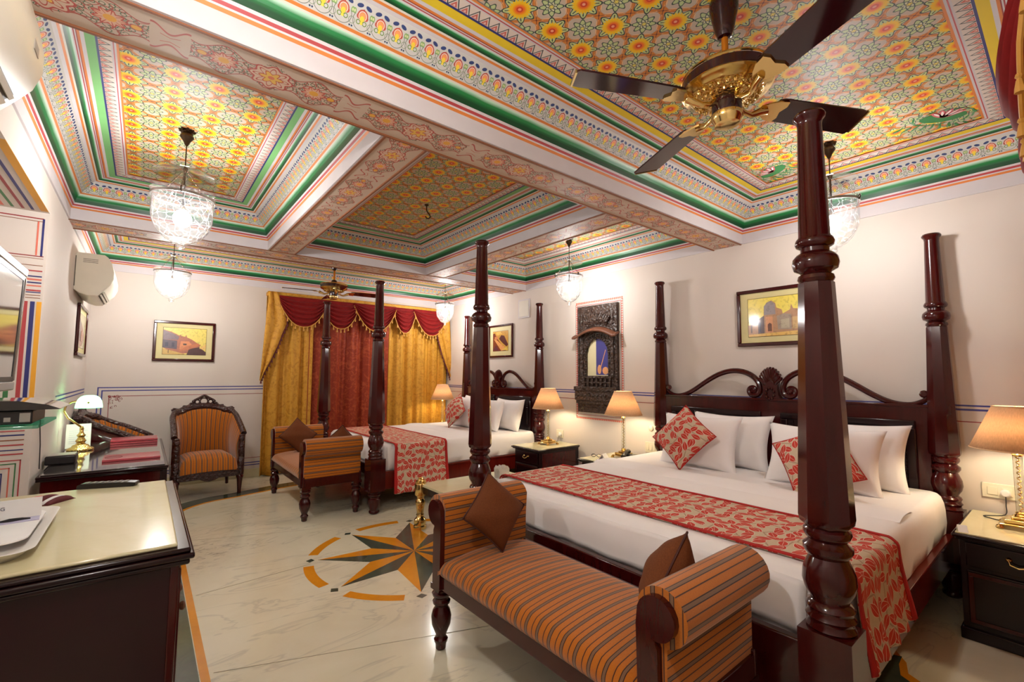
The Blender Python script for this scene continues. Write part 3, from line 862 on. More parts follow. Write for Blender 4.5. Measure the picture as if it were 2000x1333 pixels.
    sh.prism([(-0.085, 1.205), (0.085, 1.205), (0.060, 1.25), (0.055, 1.30), (0.065, 1.36), (-0.065, 1.36), (-0.055, 1.30), (-0.060, 1.25)], lambda a, b_, c_: (xb+c_, a, b_), -0.03, 0.02)
    sh.build('shell_crest', 'mahogany', hb)
    cv = MB()
    for i in range(9):
        a = i*0.7; cv.lathe([(-0.012, 0.004), (0, 0.013), (0.012, 0.004)], 8, c=(xb-0.036, 0.032*math.cos(a), 1.255+0.045*math.sin(a)*1.0))
    cv.build('crest_carving', 'mahogany', hb)
    return t
make_bed(0.572, 2.6685, 'large near four-poster bed in dark mahogany with a shell-crested headboard')
make_bed(4.518, 6.282, 'smaller far four-poster bed in dark mahogany beside the curtained window')

# mattress with tucked white bedding (lies on the bed)
def bedding(y0, y1, label, name='mattress'):
    """rounded, slightly wrinkled body"""
    x0, x1 = 1.955, 4.06; zt = 0.662; zb = 0.40
    cx, cy = (x0+x1)/2, (y0+y1)/2; hx, hy = (x1-x0)/2, (y1-y0)/2
    b = MB()
    rr = 0.07
    def edge(t):   # rounded-rect ring t 0..1 -> unit direction with offsets
        pass
    ring = []
    n = 14
    def corner(sx, sy, a0):
        for i in range(n+1):
            a = a0+PI/2*i/n; ring.append((sx*(hx-rr), sy*(hy-rr), math.cos(a), math.sin(a)))
    def run(ax, ay, bx_, by, nx, ny, k):
        for i in range(1, k): t = i/k; ring.append((ax+(bx_-ax)*t, ay+(by-ay)*t, nx, ny))
    corner(1, 1, 0); run(hx-rr, hy-rr, -hx+rr, hy-rr, 0, 1, 26); corner(-1, 1, PI/2); run(-hx+rr, hy-rr, -hx+rr, -hy+rr, -1, 0, 26)
    corner(-1, -1, PI); run(-hx+rr, -hy+rr, hx-rr, -hy+rr, 0, -1, 26); corner(1, -1, 3*PI/2); run(hx-rr, -hy+rr, hx-rr, hy-rr, 1, 0, 26)
    N = len(ring)
    prof = [(zb, -0.02), (zb+0.01, 0.0), (zb+0.08, 0.006), (zb+0.16, 0.004), (zt-0.06, 0.0), (zt-0.025, -0.010), (zt-0.008, -0.026), (zt, -0.050)]
    v = []; f = []
    for j, (z, o) in enumerate(prof):
        for i, (px, py, nx, ny) in enumerate(ring):
            w_ = 0.004*math.sin(i*1.3+j*0.7)*math.sin(j*0.6) if j < 6 else 0
            hang = 0.0
            if nx < -0.5 and j == 0: hang = 0.0
            v.append((cx+px+nx*(rr+o+w_), cy+py+ny*(rr+o+w_), z+(0.008*math.sin(i*0.9) if j == 0 else 0)))
    for j in range(len(prof)-1):
        for i in range(N): k = (i+1) % N; f.append((j*N+i, j*N+k, (j+1)*N+k, (j+1)*N+i))
    f.append(tuple((len(prof)-1)*N+i for i in range(N)))
    f.append(tuple(range(N))[::-1])
    b.add(v, f)
    o = b.build(name, 'white_cotton', ang=60)
    tag(o, label, 'mattress')
    # turned-back sheet fold across the head end
    s = MB()
    for x, ww, hh in ((3.02, 0.30, 0.016),):
        s.grid(lambda u, t: (x+ww*t, (y0+0.03+(y1-y0-0.06)*u), zt-0.002+hh*math.sin(PI*t)**0.6+0.002*math.sin(u*20+t*5)), 30, 8)
    s.build('sheet_fold', 'white_cotton', o)
    return o
m1 = bedding(0.575, 2.665, 'wide white sheeted mattress on the near four-poster bed')
m2_ = bedding(4.522, 6.278, 'white sheeted mattress on the far four-poster bed')
# top sheet hanging over the foot end
def foot_sheet(parent, y0, y1):
    b = MB()
    b.grid(lambda u, t: (1.944-0.006*math.sin(PI*min(1, t*1.2))-0.003*math.sin(u*55)*t-0.012*t, y0+(y1-y0)*u, 0.64-(0.64-0.455)*t+0.004*math.sin(u*23)), 60, 8)
    b.build('hanging_sheet', 'white_cotton', parent, solid=0.004)
foot_sheet(m1, 0.67, 2.57); foot_sheet(m2_, 4.62, 6.18)
# bed runners
def runner(yr, yl, drop_r, drop_l, label, mat):
    x0, x1 = 2.07, 2.68
    zt = 0.672
    path = []
    n = 14
    for i in range(n+1): path.append((yr-0.014-0.035*math.sin(PI*(1-i/n)*0.5)*(1-i/n), drop_r+(zt-0.045-drop_r)*i/n))
    for i in range(1, 6): a = PI/2*i/6; path.append((yr-0.014+0.045*(1-math.cos(a)), zt-0.045+0.045*math.sin(a)))
    for i in range(1, 20): path.append((yr+0.03+(yl-yr-0.06)*i/20, zt+0.001*math.sin(i)))
    for i in range(1, 6): a = PI/2*(1-i/6); path.append((yl+0.014-0.045*(1-math.cos(a)), zt-0.045+0.045*math.sin(a)))
    for i in range(n+1): path.append((yl+0.014+0.03*math.sin(PI*(i/n)*0.5)*(i/n), zt-0.045-(zt-0.045-drop_l)*i/n))
    L = [0]
    for a, b_ in zip(path, path[1:]): L.append(L[-1]+math.dist(a, b_))
    N = len(path)-1
    def fn(u, t):
        i = round(u*N); y, z = path[i]
        off = 0
        if i < n:
            q = (1-i/n); off = -0.012*math.sin(t*26)*q
            fl = 1+0.04*q
        elif i > N-n:
            q = (i-(N-n))/n; off = 0.010*math.sin(t*22)*q; fl = 1+0.03*q
        else: fl = 1
        xm = (x0+x1)/2
        return (xm+(t-0.5)*(x1-x0)*fl, y+off, z)
    b = MB()
    b.grid(fn, N, 24, None, lambda u, t: (L[round(u*N)], t*(x1-x0)))
    o = b.build('bed_runner', mat, solid=0.006)
    tag(o, label, 'bed runner')
    for t0, t1 in ((-0.012, 0.036), (0.964, 1.012)):
        e = MB(); e.grid(lambda u, t: Vector(fn(u, t0+(t1-t0)*t))+Vector((0, (-0.004 if round(u*N) < n+3 else 0.004 if round(u*N) > N-n-3 else 0), 0.005)), N, 2)
        e.build('red_edging', 'red_edge', o, solid=0.003)
    return o
cloth('red_edge', (184, 44, 40), (160, 34, 34), 60.0)
runner(0.560, 2.680, 0.335, 0.30, 'beige bed runner with red leaves across the large near bed', 'leaf_print')
runner(4.507, 6.293, 0.17, 0.25, 'beige bed runner with red leaves across the smaller far bed', 'leaf_print_far')

# ------------------------------------------------------------------ pillows and cushions
def pad(w_, h_, t_, pinch=0.10, n=18, ex=2.6, m=None, uvs=1.0, flat=0.35):
    """soft square pad in the local XZ plane (x right, z up, y thickness)"""
    b = MB()
    def fn(side):
        def g_(u, v):
            a, c = 2*u-1, 2*v-1
            pa = 1-pinch*(1-c*c)*abs(a)**2; pc = 1-pinch*(1-a*a)*abs(c)**2
            th = t_/2*max(0.0, (1-abs(a)**ex))**flat*max(0.0, (1-abs(c)**ex))**flat
            return (a*w_/2*pc if False else a*w_/2*pa, side*th+0.003*math.sin(a*7+c*5)*(th/t_*2), c*h_/2*pc)
        return g_
    for s in (-1, 1):
        b.grid(fn(s), n, n, m, lambda u, v: (u*w_*uvs, v*h_*uvs))
    return b
def place(o, c, right, upv):
    """orient a pad: local x -> right, local z -> up"""
    X = Vector(right).normalized(); Z = Vector(upv); Z = (Z-X*Z.dot(X)).normalized(); Y = Z.cross(X)
    M_ = Matrix((X, Y, Z)).transposed().to_4x4(); M_.translation = c
    o.matrix_world = M_
    return o
def weld(o):
    bm = bmesh.new(); bm.from_mesh(o.data); bmesh.ops.remove_doubles(bm, verts=bm.verts, dist=1e-4); bmesh.ops.recalc_face_normals(bm, faces=bm.faces); bm.to_mesh(o.data); bm.free(); return o
def pillow(c, w_, h_, t_, right, upv, label):
    o = weld(pad(w_, h_, t_*1.2, 0.11, 26, 2.3, flat=0.5).build('pillow', 'white_cotton', ang=85))
    tag(o, label, 'pillow', 'white pillows on the beds')
    o['group'] = 'white pillows on the beds'
    return place(o, c, right, upv)
def cushion(c, s_, t_, right, upv, mat, label, trim, group):
    o = weld(pad(s_, s_, t_*1.4, 0.07, 22, 2.1, flat=0.58).build('cushion', mat, ang=75))
    tag(o, label, 'cushion', group)
    e = MB(); pts = []
    n = 12
    for k in range(4):
        for i in range(n):
            t = -1+2*i/n
            a, c_ = [(t, -1), (1, t), (-t, 1), (-1, -t)][k]
            pa = 1-0.07*(1-c_*c_)*abs(a)**2; pc = 1-0.07*(1-a*a)*abs(c_)**2
            pts.append((a*s_/2*pa, 0, c_*s_/2*pc))
    pts.append(pts[0]); e.tube(pts, 0.004, 6, up=(0, 1, 0))
    e.build('piping', trim, o)
    return place(o, c, right, upv)
UPB = (0.42, 0, 1)
# near bed: two stacks of two
pillow((3.84, 1.86, 0.865), 0.68, 0.46, 0.17, (0, -1, 0), (0.30, 0, 1), 'white back pillow behind the front pillow on the window side of the near bed')
pillow((3.60, 2.00, 0.855), 0.68, 0.46, 0.17, (0, -1, 0), (0.30, 0.0, 1), 'white front pillow leaning behind the upright leaf cushion on the near bed')
pillow((3.84, 1.02, 0.865), 0.66, 0.46, 0.17, (0, -1, 0), (0.30, 0, 1), 'white back pillow nearest the lamp on the right of the near bed')
pillow((3.60, 1.12, 0.850), 0.70, 0.44, 0.17, (0, -1, 0), (0.34, 0.02, 1), 'white front pillow behind the sideways leaf cushion, partly hidden by the near bedpost')
def diamond(c, s_, t_, lean, roll, *a):
    R = Matrix.Rotation(roll, 3, 'X')
    r_ = R @ Vector((0, -1, 0)); u_ = R @ Vector((0, 0, 1)); u_ = Vector((u_.x+lean*abs(u_.z), u_.y, u_.z)); r_ = Vector((lean*r_.z, r_.y, r_.z))
    return cushion(c, s_, t_, r_, u_, *a)
diamond((3.40, 2.02, 0.91), 0.385, 0.13, 0.45, PI/4-0.16, 'leaf_print', 'red leaf cushion standing on its corner on the window side of the near bed', 'red_edge', 'leaf print cushions')
diamond((3.38, 1.08, 0.865), 0.40, 0.13, 0.55, PI/4+0.22, 'leaf_print', 'red leaf cushion half hidden behind the front right post of the near bed', 'red_edge', 'leaf print cushions')
# far bed
pillow((3.86, 5.70, 0.865), 0.62, 0.46, 0.16, (0, -1, 0), (0.28, 0, 1), 'white back pillow nearest the window on the far bed')
pillow((3.62, 5.55, 0.865), 0.60, 0.46, 0.16, (0, -1, 0), (0.28, 0, 1), 'white front pillow behind the left leaf cushion on the far bed')
pillow((3.86, 4.88, 0.865), 0.60, 0.44, 0.16, (0, -1, 0), (0.28, 0, 1), 'white back pillow nearest the bedside table on the far bed')
pillow((3.64, 5.02, 0.865), 0.58, 0.44, 0.16, (0, -1, 0), (0.30, 0, 1), 'white front pillow on the right of the far bed beside the front post')
diamond((3.42, 5.52, 0.90), 0.37, 0.13, 0.45, PI/4-0.1, 'leaf_print_far', 'red leaf cushion on the window side of the far bed', 'red_edge', 'leaf print cushions')
diamond((3.44, 4.98, 0.89), 0.36, 0.13, 0.45, PI/4+0.1, 'leaf_print_far', 'red leaf cushion mostly hidden behind a post on the right of the far bed', 'red_edge', 'leaf print cushions')

# ================================================================== BENCHES
LEGP = [(0.0, 0.020), (0.006, 0.026), (0.03, 0.028), (0.04, 0.034), (0.052, 0.036), (0.062, 0.028), (0.072, 0.026), (0.09, 0.034), (0.125, 0.048), (0.165, 0.052), (0.195, 0.044), (0.21, 0.034), (0.218, 0.034), (0.228, 0.044), (0.24, 0.046), (0.25, 0.036), (0.256, 0.036), (0.266, 0.046), (0.28, 0.050), (0.29, 0.040), (0.30, 0.040)]
def make_bench(cy, label, front_x=1.215):
    t = thing('scroll_arm_bench', label, 'bench', (front_x+0.28, cy, 0))
    hx, hy = 0.28, 0.60
    for sx in (-1, 1):
        for sy in (-1, 1):
            l_ = MB(); l_.lathe(LEGP, 20, c=(sx*(hx-0.035), sy*(hy+0.05), 0)); l_.box(sx*(hx-0.035)-0.042, sx*(hx-0.035)+0.042, sy*(hy+0.05)-0.042, sy*(hy+0.05)+0.042, 0.298, 0.325)
            l_.build('leg', 'mahogany', t)
    r = MB()
    for sx in (-1, 1): r.box(sx*hx-0.018 if sx > 0 else -hx-0.0, sx*hx+0.0 if sx > 0 else -hx+0.018, -hy-0.09, hy+0.09, 0.315, 0.415)
    for sy in (-1, 1): r.box(-hx+0.018, hx-0.018, min(sy*(hy+0.04), sy*(hy+0.09)), max(sy*(hy+0.04), sy*(hy+0.09)), 0.315, 0.40)
    r.build('seat_rail', 'mahogany', t, bevel=0.005)
    # back ledge rail
    bx(hx-0.03, hx+0.002, -hy, hy, 0.41, 0.455).build('back_rail', 'mahogany', t, bevel=0.008)
    # seat cushion with rolled front
    prof = [(-hx-0.002, 0.385), (-hx-0.016, 0.405), (-hx-0.018, 0.43), (-hx-0.004, 0.455), (-hx+0.03, 0.474), (-0.12, 0.490), (0.02, 0.494), (0.16, 0.486), (hx-0.05, 0.472), (hx-0.032, 0.455), (hx-0.032, 0.40)]
    pv = [Vector(q) for q in prof]; sm = []
    for i in range(len(pv)-1):
        p0, a, b_, p3 = pv[max(i-1, 0)], pv[i], pv[i+1], pv[min(i+2, len(pv)-1)]
        for j in range(3): tt = j/3; sm.append(tuple(0.5*((2*a)+(b_-p0)*tt+(2*p0-5*a+4*b_-p3)*tt*tt+(3*a-p0-3*b_+p3)*tt**3)))
    prof = sm+[prof[-1]]
    b = MB(); n = len(prof)
    NS = 40
    def fn(u, v):
        i = round(v*(n-1)); y = -hy+2*hy*u
        e = max(0.0, 1-min(u, 1-u)*14)
        return (prof[i][0], y, prof[i][1]-(0.030*e*e if 4 < i < n-5 else 0))
    b.grid(fn, NS, n-1, None, lambda u, v: (cy+2*hy*u, v*0.7))
    b.build('seat_cushion', 'striped_velvet', t, ang=80)
    bx(-hx+0.01, hx-0.02, -hy, hy, 0.385, 0.42).build('seat_deck', 'dark_wood', t)
    # arms
    for s in (-1, 1):
        def Y(q): return s*q
        # upholstered arm: straight inner face rolling outward over a bolster
        cy_, cz_, rr_ = hy+0.052, 0.687, 0.086
        out = [(hy-0.006, 0.385), (hy-0.010, 0.50), (hy-0.012, 0.60)]
        for i in range(15):
            a = math.radians(160-i*17.0)
            out.append((cy_+rr_*math.cos(a)+0.008, cz_+rr_*math.sin(a)))
        out += [(hy+0.078, 0.60), (hy+0.076, 0.385)]
        u_ = MB(); u_.prism([(Y(a), z) for a, z in out], lambda a, b_, c_: (c_, a, b_), -hx+0.010, hx-0.006)
        arm = u_.build('arm_upholstery', 'striped_velvet', t, bevel=0.012, ang=50, seg=3)
        # front board: post with a round volute
        vr = 0.064
        cs = [(hy+0.062, 0.315), (hy-0.008, 0.315), (hy-0.012, 0.56), (hy-0.014, 0.65)]
        for i in range(15):
            a = math.radians(165-i*18.5); cs.append((cy_+vr*math.cos(a)+0.002, cz_+vr*math.sin(a)))
        cs += [(hy+0.060, 0.60)]
        w_ = MB(); w_.prism([(Y(a), z) for a, z in cs], lambda a, b_, c_: (c_, a, b_), -hx-0.014, -hx+0.012)
        w_.build('arm_board', 'mahogany', arm, bevel=0.007, seg=3)
        w_ = MB(); w_.box(hx-0.03, hx-0.002, *sorted((Y(hy-0.005), Y(hy+0.07))), 0.315, 0.60); w_.build('arm_back_post', 'mahogany', arm, bevel=0.006)
    return t
make_bench(1.47, 'orange striped scroll-arm bench at the foot of the large near bed')
make_bench(5.335, 'orange striped scroll-arm bench at the foot of the smaller far bed', 1.213)
G2 = 'brown cushions on the benches'
diamond2 = lambda c, s_, t_, axis, *a: cushion(c, s_, t_, axis[0], axis[1], *a)
q = math.sqrt(0.5)
def lean_y(c, s_, t_, sgn, lean, yaw, label, roll=PI/4):
    """diamond cushion leaning against an arm whose inner face looks along -sgn*y"""
    Rz = Matrix.Rotation(yaw, 3, 'Z')
    right = Vector((1, 0, 0)); upv = Vector((0, sgn*lean, 1)).normalized()
    a = right*math.cos(roll)+upv*math.sin(roll); b_ = upv*math.cos(roll)-right*math.sin(roll)
    return cushion(c, s_, t_, Rz @ a, Rz @ b_, 'brown_cushion', label, 'maroon_brown', G2)
plain('maroon_brown', (70, 30, 20), 0.8)
lean_y((1.468, 1.955, 0.685), 0.285, 0.12, 1, 0.35, 0.0, 'brown cushion on its corner against the far arm of the near bench')
lean_y((1.50, 0.965, 0.67), 0.29, 0.12, -1, 0.42, 0.35, 'brown woven cushion tucked against the near arm of the near bench', PI/4+0.15)
lean_y((1.44, 5.78, 0.68), 0.30, 0.12, 1, 0.4, 0.0, 'brown cushion on its corner against the window-side arm of the far bench')
lean_y((1.62, 4.86, 0.68), 0.29, 0.12, -1, 0.35, 0.0, 'brown cushion peeping above the near arm of the far bench')

# ================================================================== COFFEE TABLE
t = thing('marble_table', 'low cream marble table with turned brass corner legs between the beds', 'table', (2.5, 3.45, 0))
hx, hy = 0.5, 0.40
tp = bx(-hx+0.015, hx-0.015, -hy+0.015, hy-0.015, 0.378, 0.402).build('marble_top', 'marble_cream', t, bevel=0.004)
bx(-hx+0.03, hx-0.03, -hy+0.03, hy-0.03, 0.31, 0.378).build('apron', 'dark_wood', t, bevel=0.003)
BL = [(0, 0.056), (0.012, 0.060), (0.03, 0.058), (0.036, 0.050), (0.06, 0.056), (0.085, 0.052), (0.10, 0.036), (0.115, 0.030), (0.125, 0.036), (0.14, 0.03), (0.20, 0.038), (0.235, 0.046), (0.255, 0.040), (0.268, 0.030), (0.285, 0.034), (0.295, 0.034), (0.30, 0.050), (0.315, 0.054), (0.40, 0.054), (0.408, 0.050), (0.412, 0.034), (0.425, 0.030), (0.44, 0.022), (0.448, 0.026), (0.456, 0.018), (0.458, 0.002)]
for sx in (-1, 1):
    for sy in (-1, 1):
        lg = MB().lathe(BL, 20, c=(sx*(hx-0.02), sy*(hy-0.02), 0)).build('leg', 'brass', t)
        kn = MB()
        for i in range(6):
            a = i*PI/3; kn.lathe([(-0.012, 0.004), (-0.006, 0.015), (0.006, 0.015), (0.014, 0.004)], 8, c=(sx*(hx-0.02)+0.036*math.cos(a), sy*(hy-0.02)+0.036*math.sin(a), 0.418))
        kn.build('petal_knob', 'brass', lg)
nt = thing('napkin_stand', 'white pointed paper napkins folded in a stand on the marble table', 'napkins', (2.72, 3.52, 0.402))
for i in range(5):
    y = -0.04+0.02*i
    MB().prism([(-0.055, 0), (0.055, 0), (0.06, 0.10), (0.04, 0.125), (0.02, 0.10), (0.0, 0.13), (-0.02, 0.10), (-0.04, 0.128), (-0.06, 0.10)], lambda a, b_, c_: (a, c_, b_), y, y+0.006).build('napkin', 'paper', nt, smooth=False)
MB().box(-0.06, 0.06, -0.045, 0.05, 0, 0.012).build('stand', 'white', nt, bevel=0.003)

# ================================================================== BEDSIDE TABLES
def make_night(y, label, plate=True):
    t = thing('bedside_table', label, 'bedside table', (3.83, y, 0), 0, 'bedside tables')
    hx, hy = 0.33, 0.22
    bd = MB(); bd.box(-hx+0.02, hx, -hy, hy, 0.055, 0.535); bd.build('body', 'dark_wood', t, bevel=0.003)
    MB().box(-hx, hx, -hy-0.012, hy+0.012, 0.0, 0.06).build('plinth', 'dark_wood', t, bevel=0.006)
    rm = MB(); rm.box(-hx-0.025, hx, -hy-0.025, hy+0.025, 0.535, 0.552); rm.box(-hx-0.012, hx, -hy-0.012, hy+0.012, 0.522, 0.537)
    rm.build('top_moulding', 'dark_wood', t, bevel=0.006)
    bx(-hx-0.008, hx-0.004, -hy-0.010, hy+0.010, 0.552, 0.560).build('marble_inset', 'marble_cream', t, bevel=0.002)
    dr = bx(-hx+0.008, -hx+0.02, -hy+0.025, hy-0.025, 0.385, 0.51).build('drawer', 'dark_wood', t, bevel=0.004)
    hd = MB(); hd.tube([(-hx-0.004, -0.035, 0.462), (-hx-0.018, -0.03, 0.445), (-hx-0.02, 0, 0.436), (-hx-0.018, 0.03, 0.445), (-hx-0.004, 0.035, 0.462)], 0.004, 8)
    for s in (-1, 1): hd.lathe([(0, 0.014), (0.006, 0.012), (0.012, 0.006)], 10, T=Matrix.Translation((-hx+0.009, s*0.035, 0.462)) @ Matrix.Rotation(-PI/2, 4, 'Y'))
    hd.build('handle', 'brass', dr)
    dd = bx(-hx+0.008, -hx+0.02, -hy+0.025, hy-0.025, 0.085, 0.365).build('door', 'dark_wood', t, bevel=0.004)
    fr = MB()
    for a in ((-hy+0.03, hy-0.03, 0.335, 0.355), (-hy+0.03, hy-0.03, 0.095, 0.115), (-hy+0.03, -hy+0.05, 0.115, 0.335), (hy-0.05, hy-0.03, 0.115, 0.335)): fr.box(-hx+0.002, -hx+0.009, *a)
    fr.build('door_moulding', 'mahogany', dd, bevel=0.002)
    pl = bx(-hx+0.06, hx-0.06, -hy-0.004, -hy, 0.09, 0.50).build('side_panel', 'mahogany', t, bevel=0.002)
    return t
make_night(4.08, 'dark wood bedside table with a marble inset, lamp right of the far bed')
make_night(3.0, 'dark wood bedside table holding the black telephone, left of the near bed')
make_night(0.235, 'dark wood bedside table at the right edge, beside the near bed')
make_night(6.66, 'dark wood bedside table in the corner between the far bed and the curtain')

# table lamps
def make_lamp(x, y, label):
    t = thing('table_lamp', label, 'lamp', (x, y, 0.560), 0, 'bedside table lamps')
    b = MB(); b.box(-0.085, 0.085, -0.085, 0.085, 0.018, 0.030); b.box(-0.065, 0.065, -0.065, 0.065, 0.030, 0.052); b.box(-0.04, 0.04, -0.04, 0.04, 0.052, 0.066); b.build('base', 'brass', t, bevel=0.006)
    f = MB()
    for sx in (-1, 1):
        for sy in (-1, 1): f.lathe([(0, 0.014), (0.006, 0.018), (0.014, 0.016), (0.020, 0.010)], 10, c=(sx*0.08, sy*0.08, 0))
    f.build('feet', 'ornbrass', t)
    MB().lathe([(0.064, 0.026), (0.072, 0.030), (0.080, 0.022), (0.086, 0.026), (0.092, 0.018)], 16).build('collar', 'brass', t)
    cg = MB()
    for s_ in range(4):
        a = s_*PI/2+PI/4; cg.tube([(0.016*math.cos(a), 0.016*math.sin(a), 0.09), (0.016*math.cos(a), 0.016*math.sin(a), 0.40)], 0.0085, 8)
    cg.build('glass_column', 'glass', t)
    tw = MB()
    tw.tube([(0.007*math.cos(i*1.1), 0.007*math.sin(i*1.1), 0.09+i*0.31/60) for i in range(61)], 0.0035, 6)
    tw.build('twisted_core', 'brass', t)
    MB().lathe([(0.398, 0.02), (0.408, 0.024), (0.416, 0.016), (0.43, 0.014), (0.47, 0.014)], 14).build('socket', 'brass', t)
    sh = MB(); sh.lathe([(0.435, 0.190), (0.675, 0.088)], 40, caps=False, m=None)
    o = sh.build('lamp_shade', 'silk_shade', t, solid=0.003)
    rr = MB()
    for z, r in ((0.435, 0.191), (0.675, 0.089)): rr.tube([(r*math.cos(2*PI*i/40), r*math.sin(2*PI*i/40), z) for i in range(41)], 0.0035, 6)
    rr.build('shade_rim', 'pale_shade_rim', o)
    sp = MB()
    for i in range(3): a = i*2*PI/3; sp.tube([(0.0, 0.0, 0.62), (0.088*math.cos(a), 0.088*math.sin(a), 0.672)], 0.0018, 5)
    sp.build('shade_spider', 'brass', o)
    MB().lathe([(0.475, 0.010), (0.49, 0.022), (0.515, 0.030), (0.54, 0.026), (0.555, 0.012)], 14).build('bulb', 'warm_light', t)
    return t
plain('pale_shade_rim', (226, 190, 150), 0.7)
make_lamp(3.86, 4.08, 'lit cream-shaded glass column lamp right of the far bed headboard')
make_lamp(3.87, 2.965, 'lit cream-shaded glass column lamp beside the carved window panel and telephone')
make_lamp(3.845, 0.235, 'lit cream-shaded glass column lamp at the right edge of the room')
make_lamp(3.86, 6.62, 'lit cream-shaded lamp in front of the gold curtain corner')

# telephone etc on middle bedside table
t = thing('telephone', 'black desk telephone on the bedside table left of the near bed', 'telephone', (3.76, 2.80, 0.560), 0.4)
MB().prism([(-0.10, 0), (0.10, 0), (0.10, 0.055), (0.05, 0.05), (-0.10, 0.02)], lambda a, b_, c_: (a, c_, b_), -0.07, 0.07).build('phone_body', 'black_plastic', t, bevel=0.005)
hs = MB(); hs.tube([(-0.09, 0.045, 0.050), (-0.06, 0.045, 0.068), (0.0, 0.045, 0.082), (0.06, 0.045, 0.086), (0.09, 0.045, 0.078)], [0.024, 0.016, 0.014, 0.016, 0.024], 10, flat=1.2); hs.build('handset', 'black_plastic', t)
kp = MB()
for i in range(3):
    for j in range(4): kp.box(-0.06+0.025*j, -0.045+0.025*j, -0.05+0.022*i, -0.036+0.022*i, 0.028+0.0075*j, 0.036+0.0075*j)
kp.build('keypad', 'grey_plastic', t)
t = thing('note_pad', 'white folded note card standing beside the lamp and telephone', 'card', (3.60, 3.00, 0.560), 0.3)
MB().prism([(-0.045, 0), (-0.04, 0), (0.0, 0.055), (0.04, 0), (0.045, 0), (0.003, 0.062), (-0.003, 0.062)], lambda a, b_, c_: (c_, a, b_), -0.05, 0.05).build('card', 'paper', t, smooth=False)
MB().box(-0.06, 0.06, -0.055, 0.055, 0, 0.006).build('pad', 'lavender', t)
t = thing('eyeglasses', 'small dark eyeglasses lying on the marble bedside top near the note card', 'glasses', (3.66, 3.15, 0.560), 0.5)
ge = MB()
for s in (-1, 1): ge.tube([(0.0, s*0.028+0.022*math.cos(2*PI*i/14), 0.017+0.014*math.sin(2*PI*i/14)) for i in range(15)], 0.0028, 6); ge.tube([(0, s*0.05, 0.02), (0.10, s*0.045, 0.012), (0.12, s*0.045, 0.004)], 0.0025, 6)
ge.tube([(0, -0.006, 0.022), (0, 0.006, 0.022)], 0.0025, 6); ge.build('frame', 'black_plastic', t)

# wall sockets
def socket(y0, y1, z0, z1, label, n, plug=False):
    t = thing('wall_socket', label, 'switch plate', (XR, (y0+y1)/2, (z0+z1)/2))
    hy, hz = (y1-y0)/2, (z1-z0)/2
    bx(-0.012, 0, -hy, hy, -hz, hz).build('plate', 'switch_cream', t, bevel=0.003)
    for i in range(n):
        w_ = 2*hy*0.84/n; a = -hy*0.84+i*w_
        bx(-0.017, -0.012, a+0.004, a+w_*0.8, -hz*0.55, hz*0.55).build('rocker', 'switch_cream', t, bevel=0.002)
    if plug:
        pg = MB().lathe([(0, 0.022), (0.025, 0.024), (0.032, 0.016)], 14, T=Matrix.Translation((-0.012, -hy*0.4, -0.005)) @ Matrix.Rotation(-PI/2, 4, 'Y')).build('plug', 'paper', t)
    return t
socket(4.155, 4.275, 0.60, 0.70, 'cream wall socket behind the lamp right of the far bed', 2, True)
socket(2.745, 2.93, 0.59, 0.70, 'cream double switch plate above the telephone', 4)
socket(0.27, 0.42, 0.645, 0.735, 'cream switch plate with a white plug at the right edge', 2, True)
s_ = thing('bed_switch', 'small round cream switch on the wall beside the middle lamp shade', 'switch', (XR, 2.86, 0.845))
MB().lathe([(0, 0.03), (0.012, 0.028), (0.02, 0.012)], 14, T=Matrix.Rotation(-PI/2, 4, 'Y')).build('knob', 'switch_cream', s_)
def cord(pts, label):
    P_ = [Vector(p) for p in pts]; sm = []
    for i in range(len(P_)-1):
        a, b_ = P_[i], P_[i+1]; p0 = P_[max(i-1, 0)]; p3 = P_[min(i+2, len(P_)-1)]
        for j in range(6): tt = j/6; sm.append(0.5*((2*a)+(b_-p0)*tt+(2*p0-5*a+4*b_-p3)*tt*tt+(3*a-p0-3*b_+p3)*tt**3))
    sm.append(P_[-1])
    o = MB().tube(sm, 0.003, 6).build('lamp_cord', 'cord'); return tag(o, label, 'cord', 'lamp cords')
cord([(4.165, 4.19, 0.645), (4.15, 4.20, 0.60), (4.10, 4.17, 0.564), (3.95, 4.12, 0.564)], 'black lamp cord looping from the socket right of the far bed')
cord([(4.165, 0.315, 0.68), (4.15, 0.315, 0.62), (4.11, 0.32, 0.566), (4.0, 0.40, 0.564), (3.93, 0.30, 0.564)], 'dark lamp cord from the plug at the right edge')
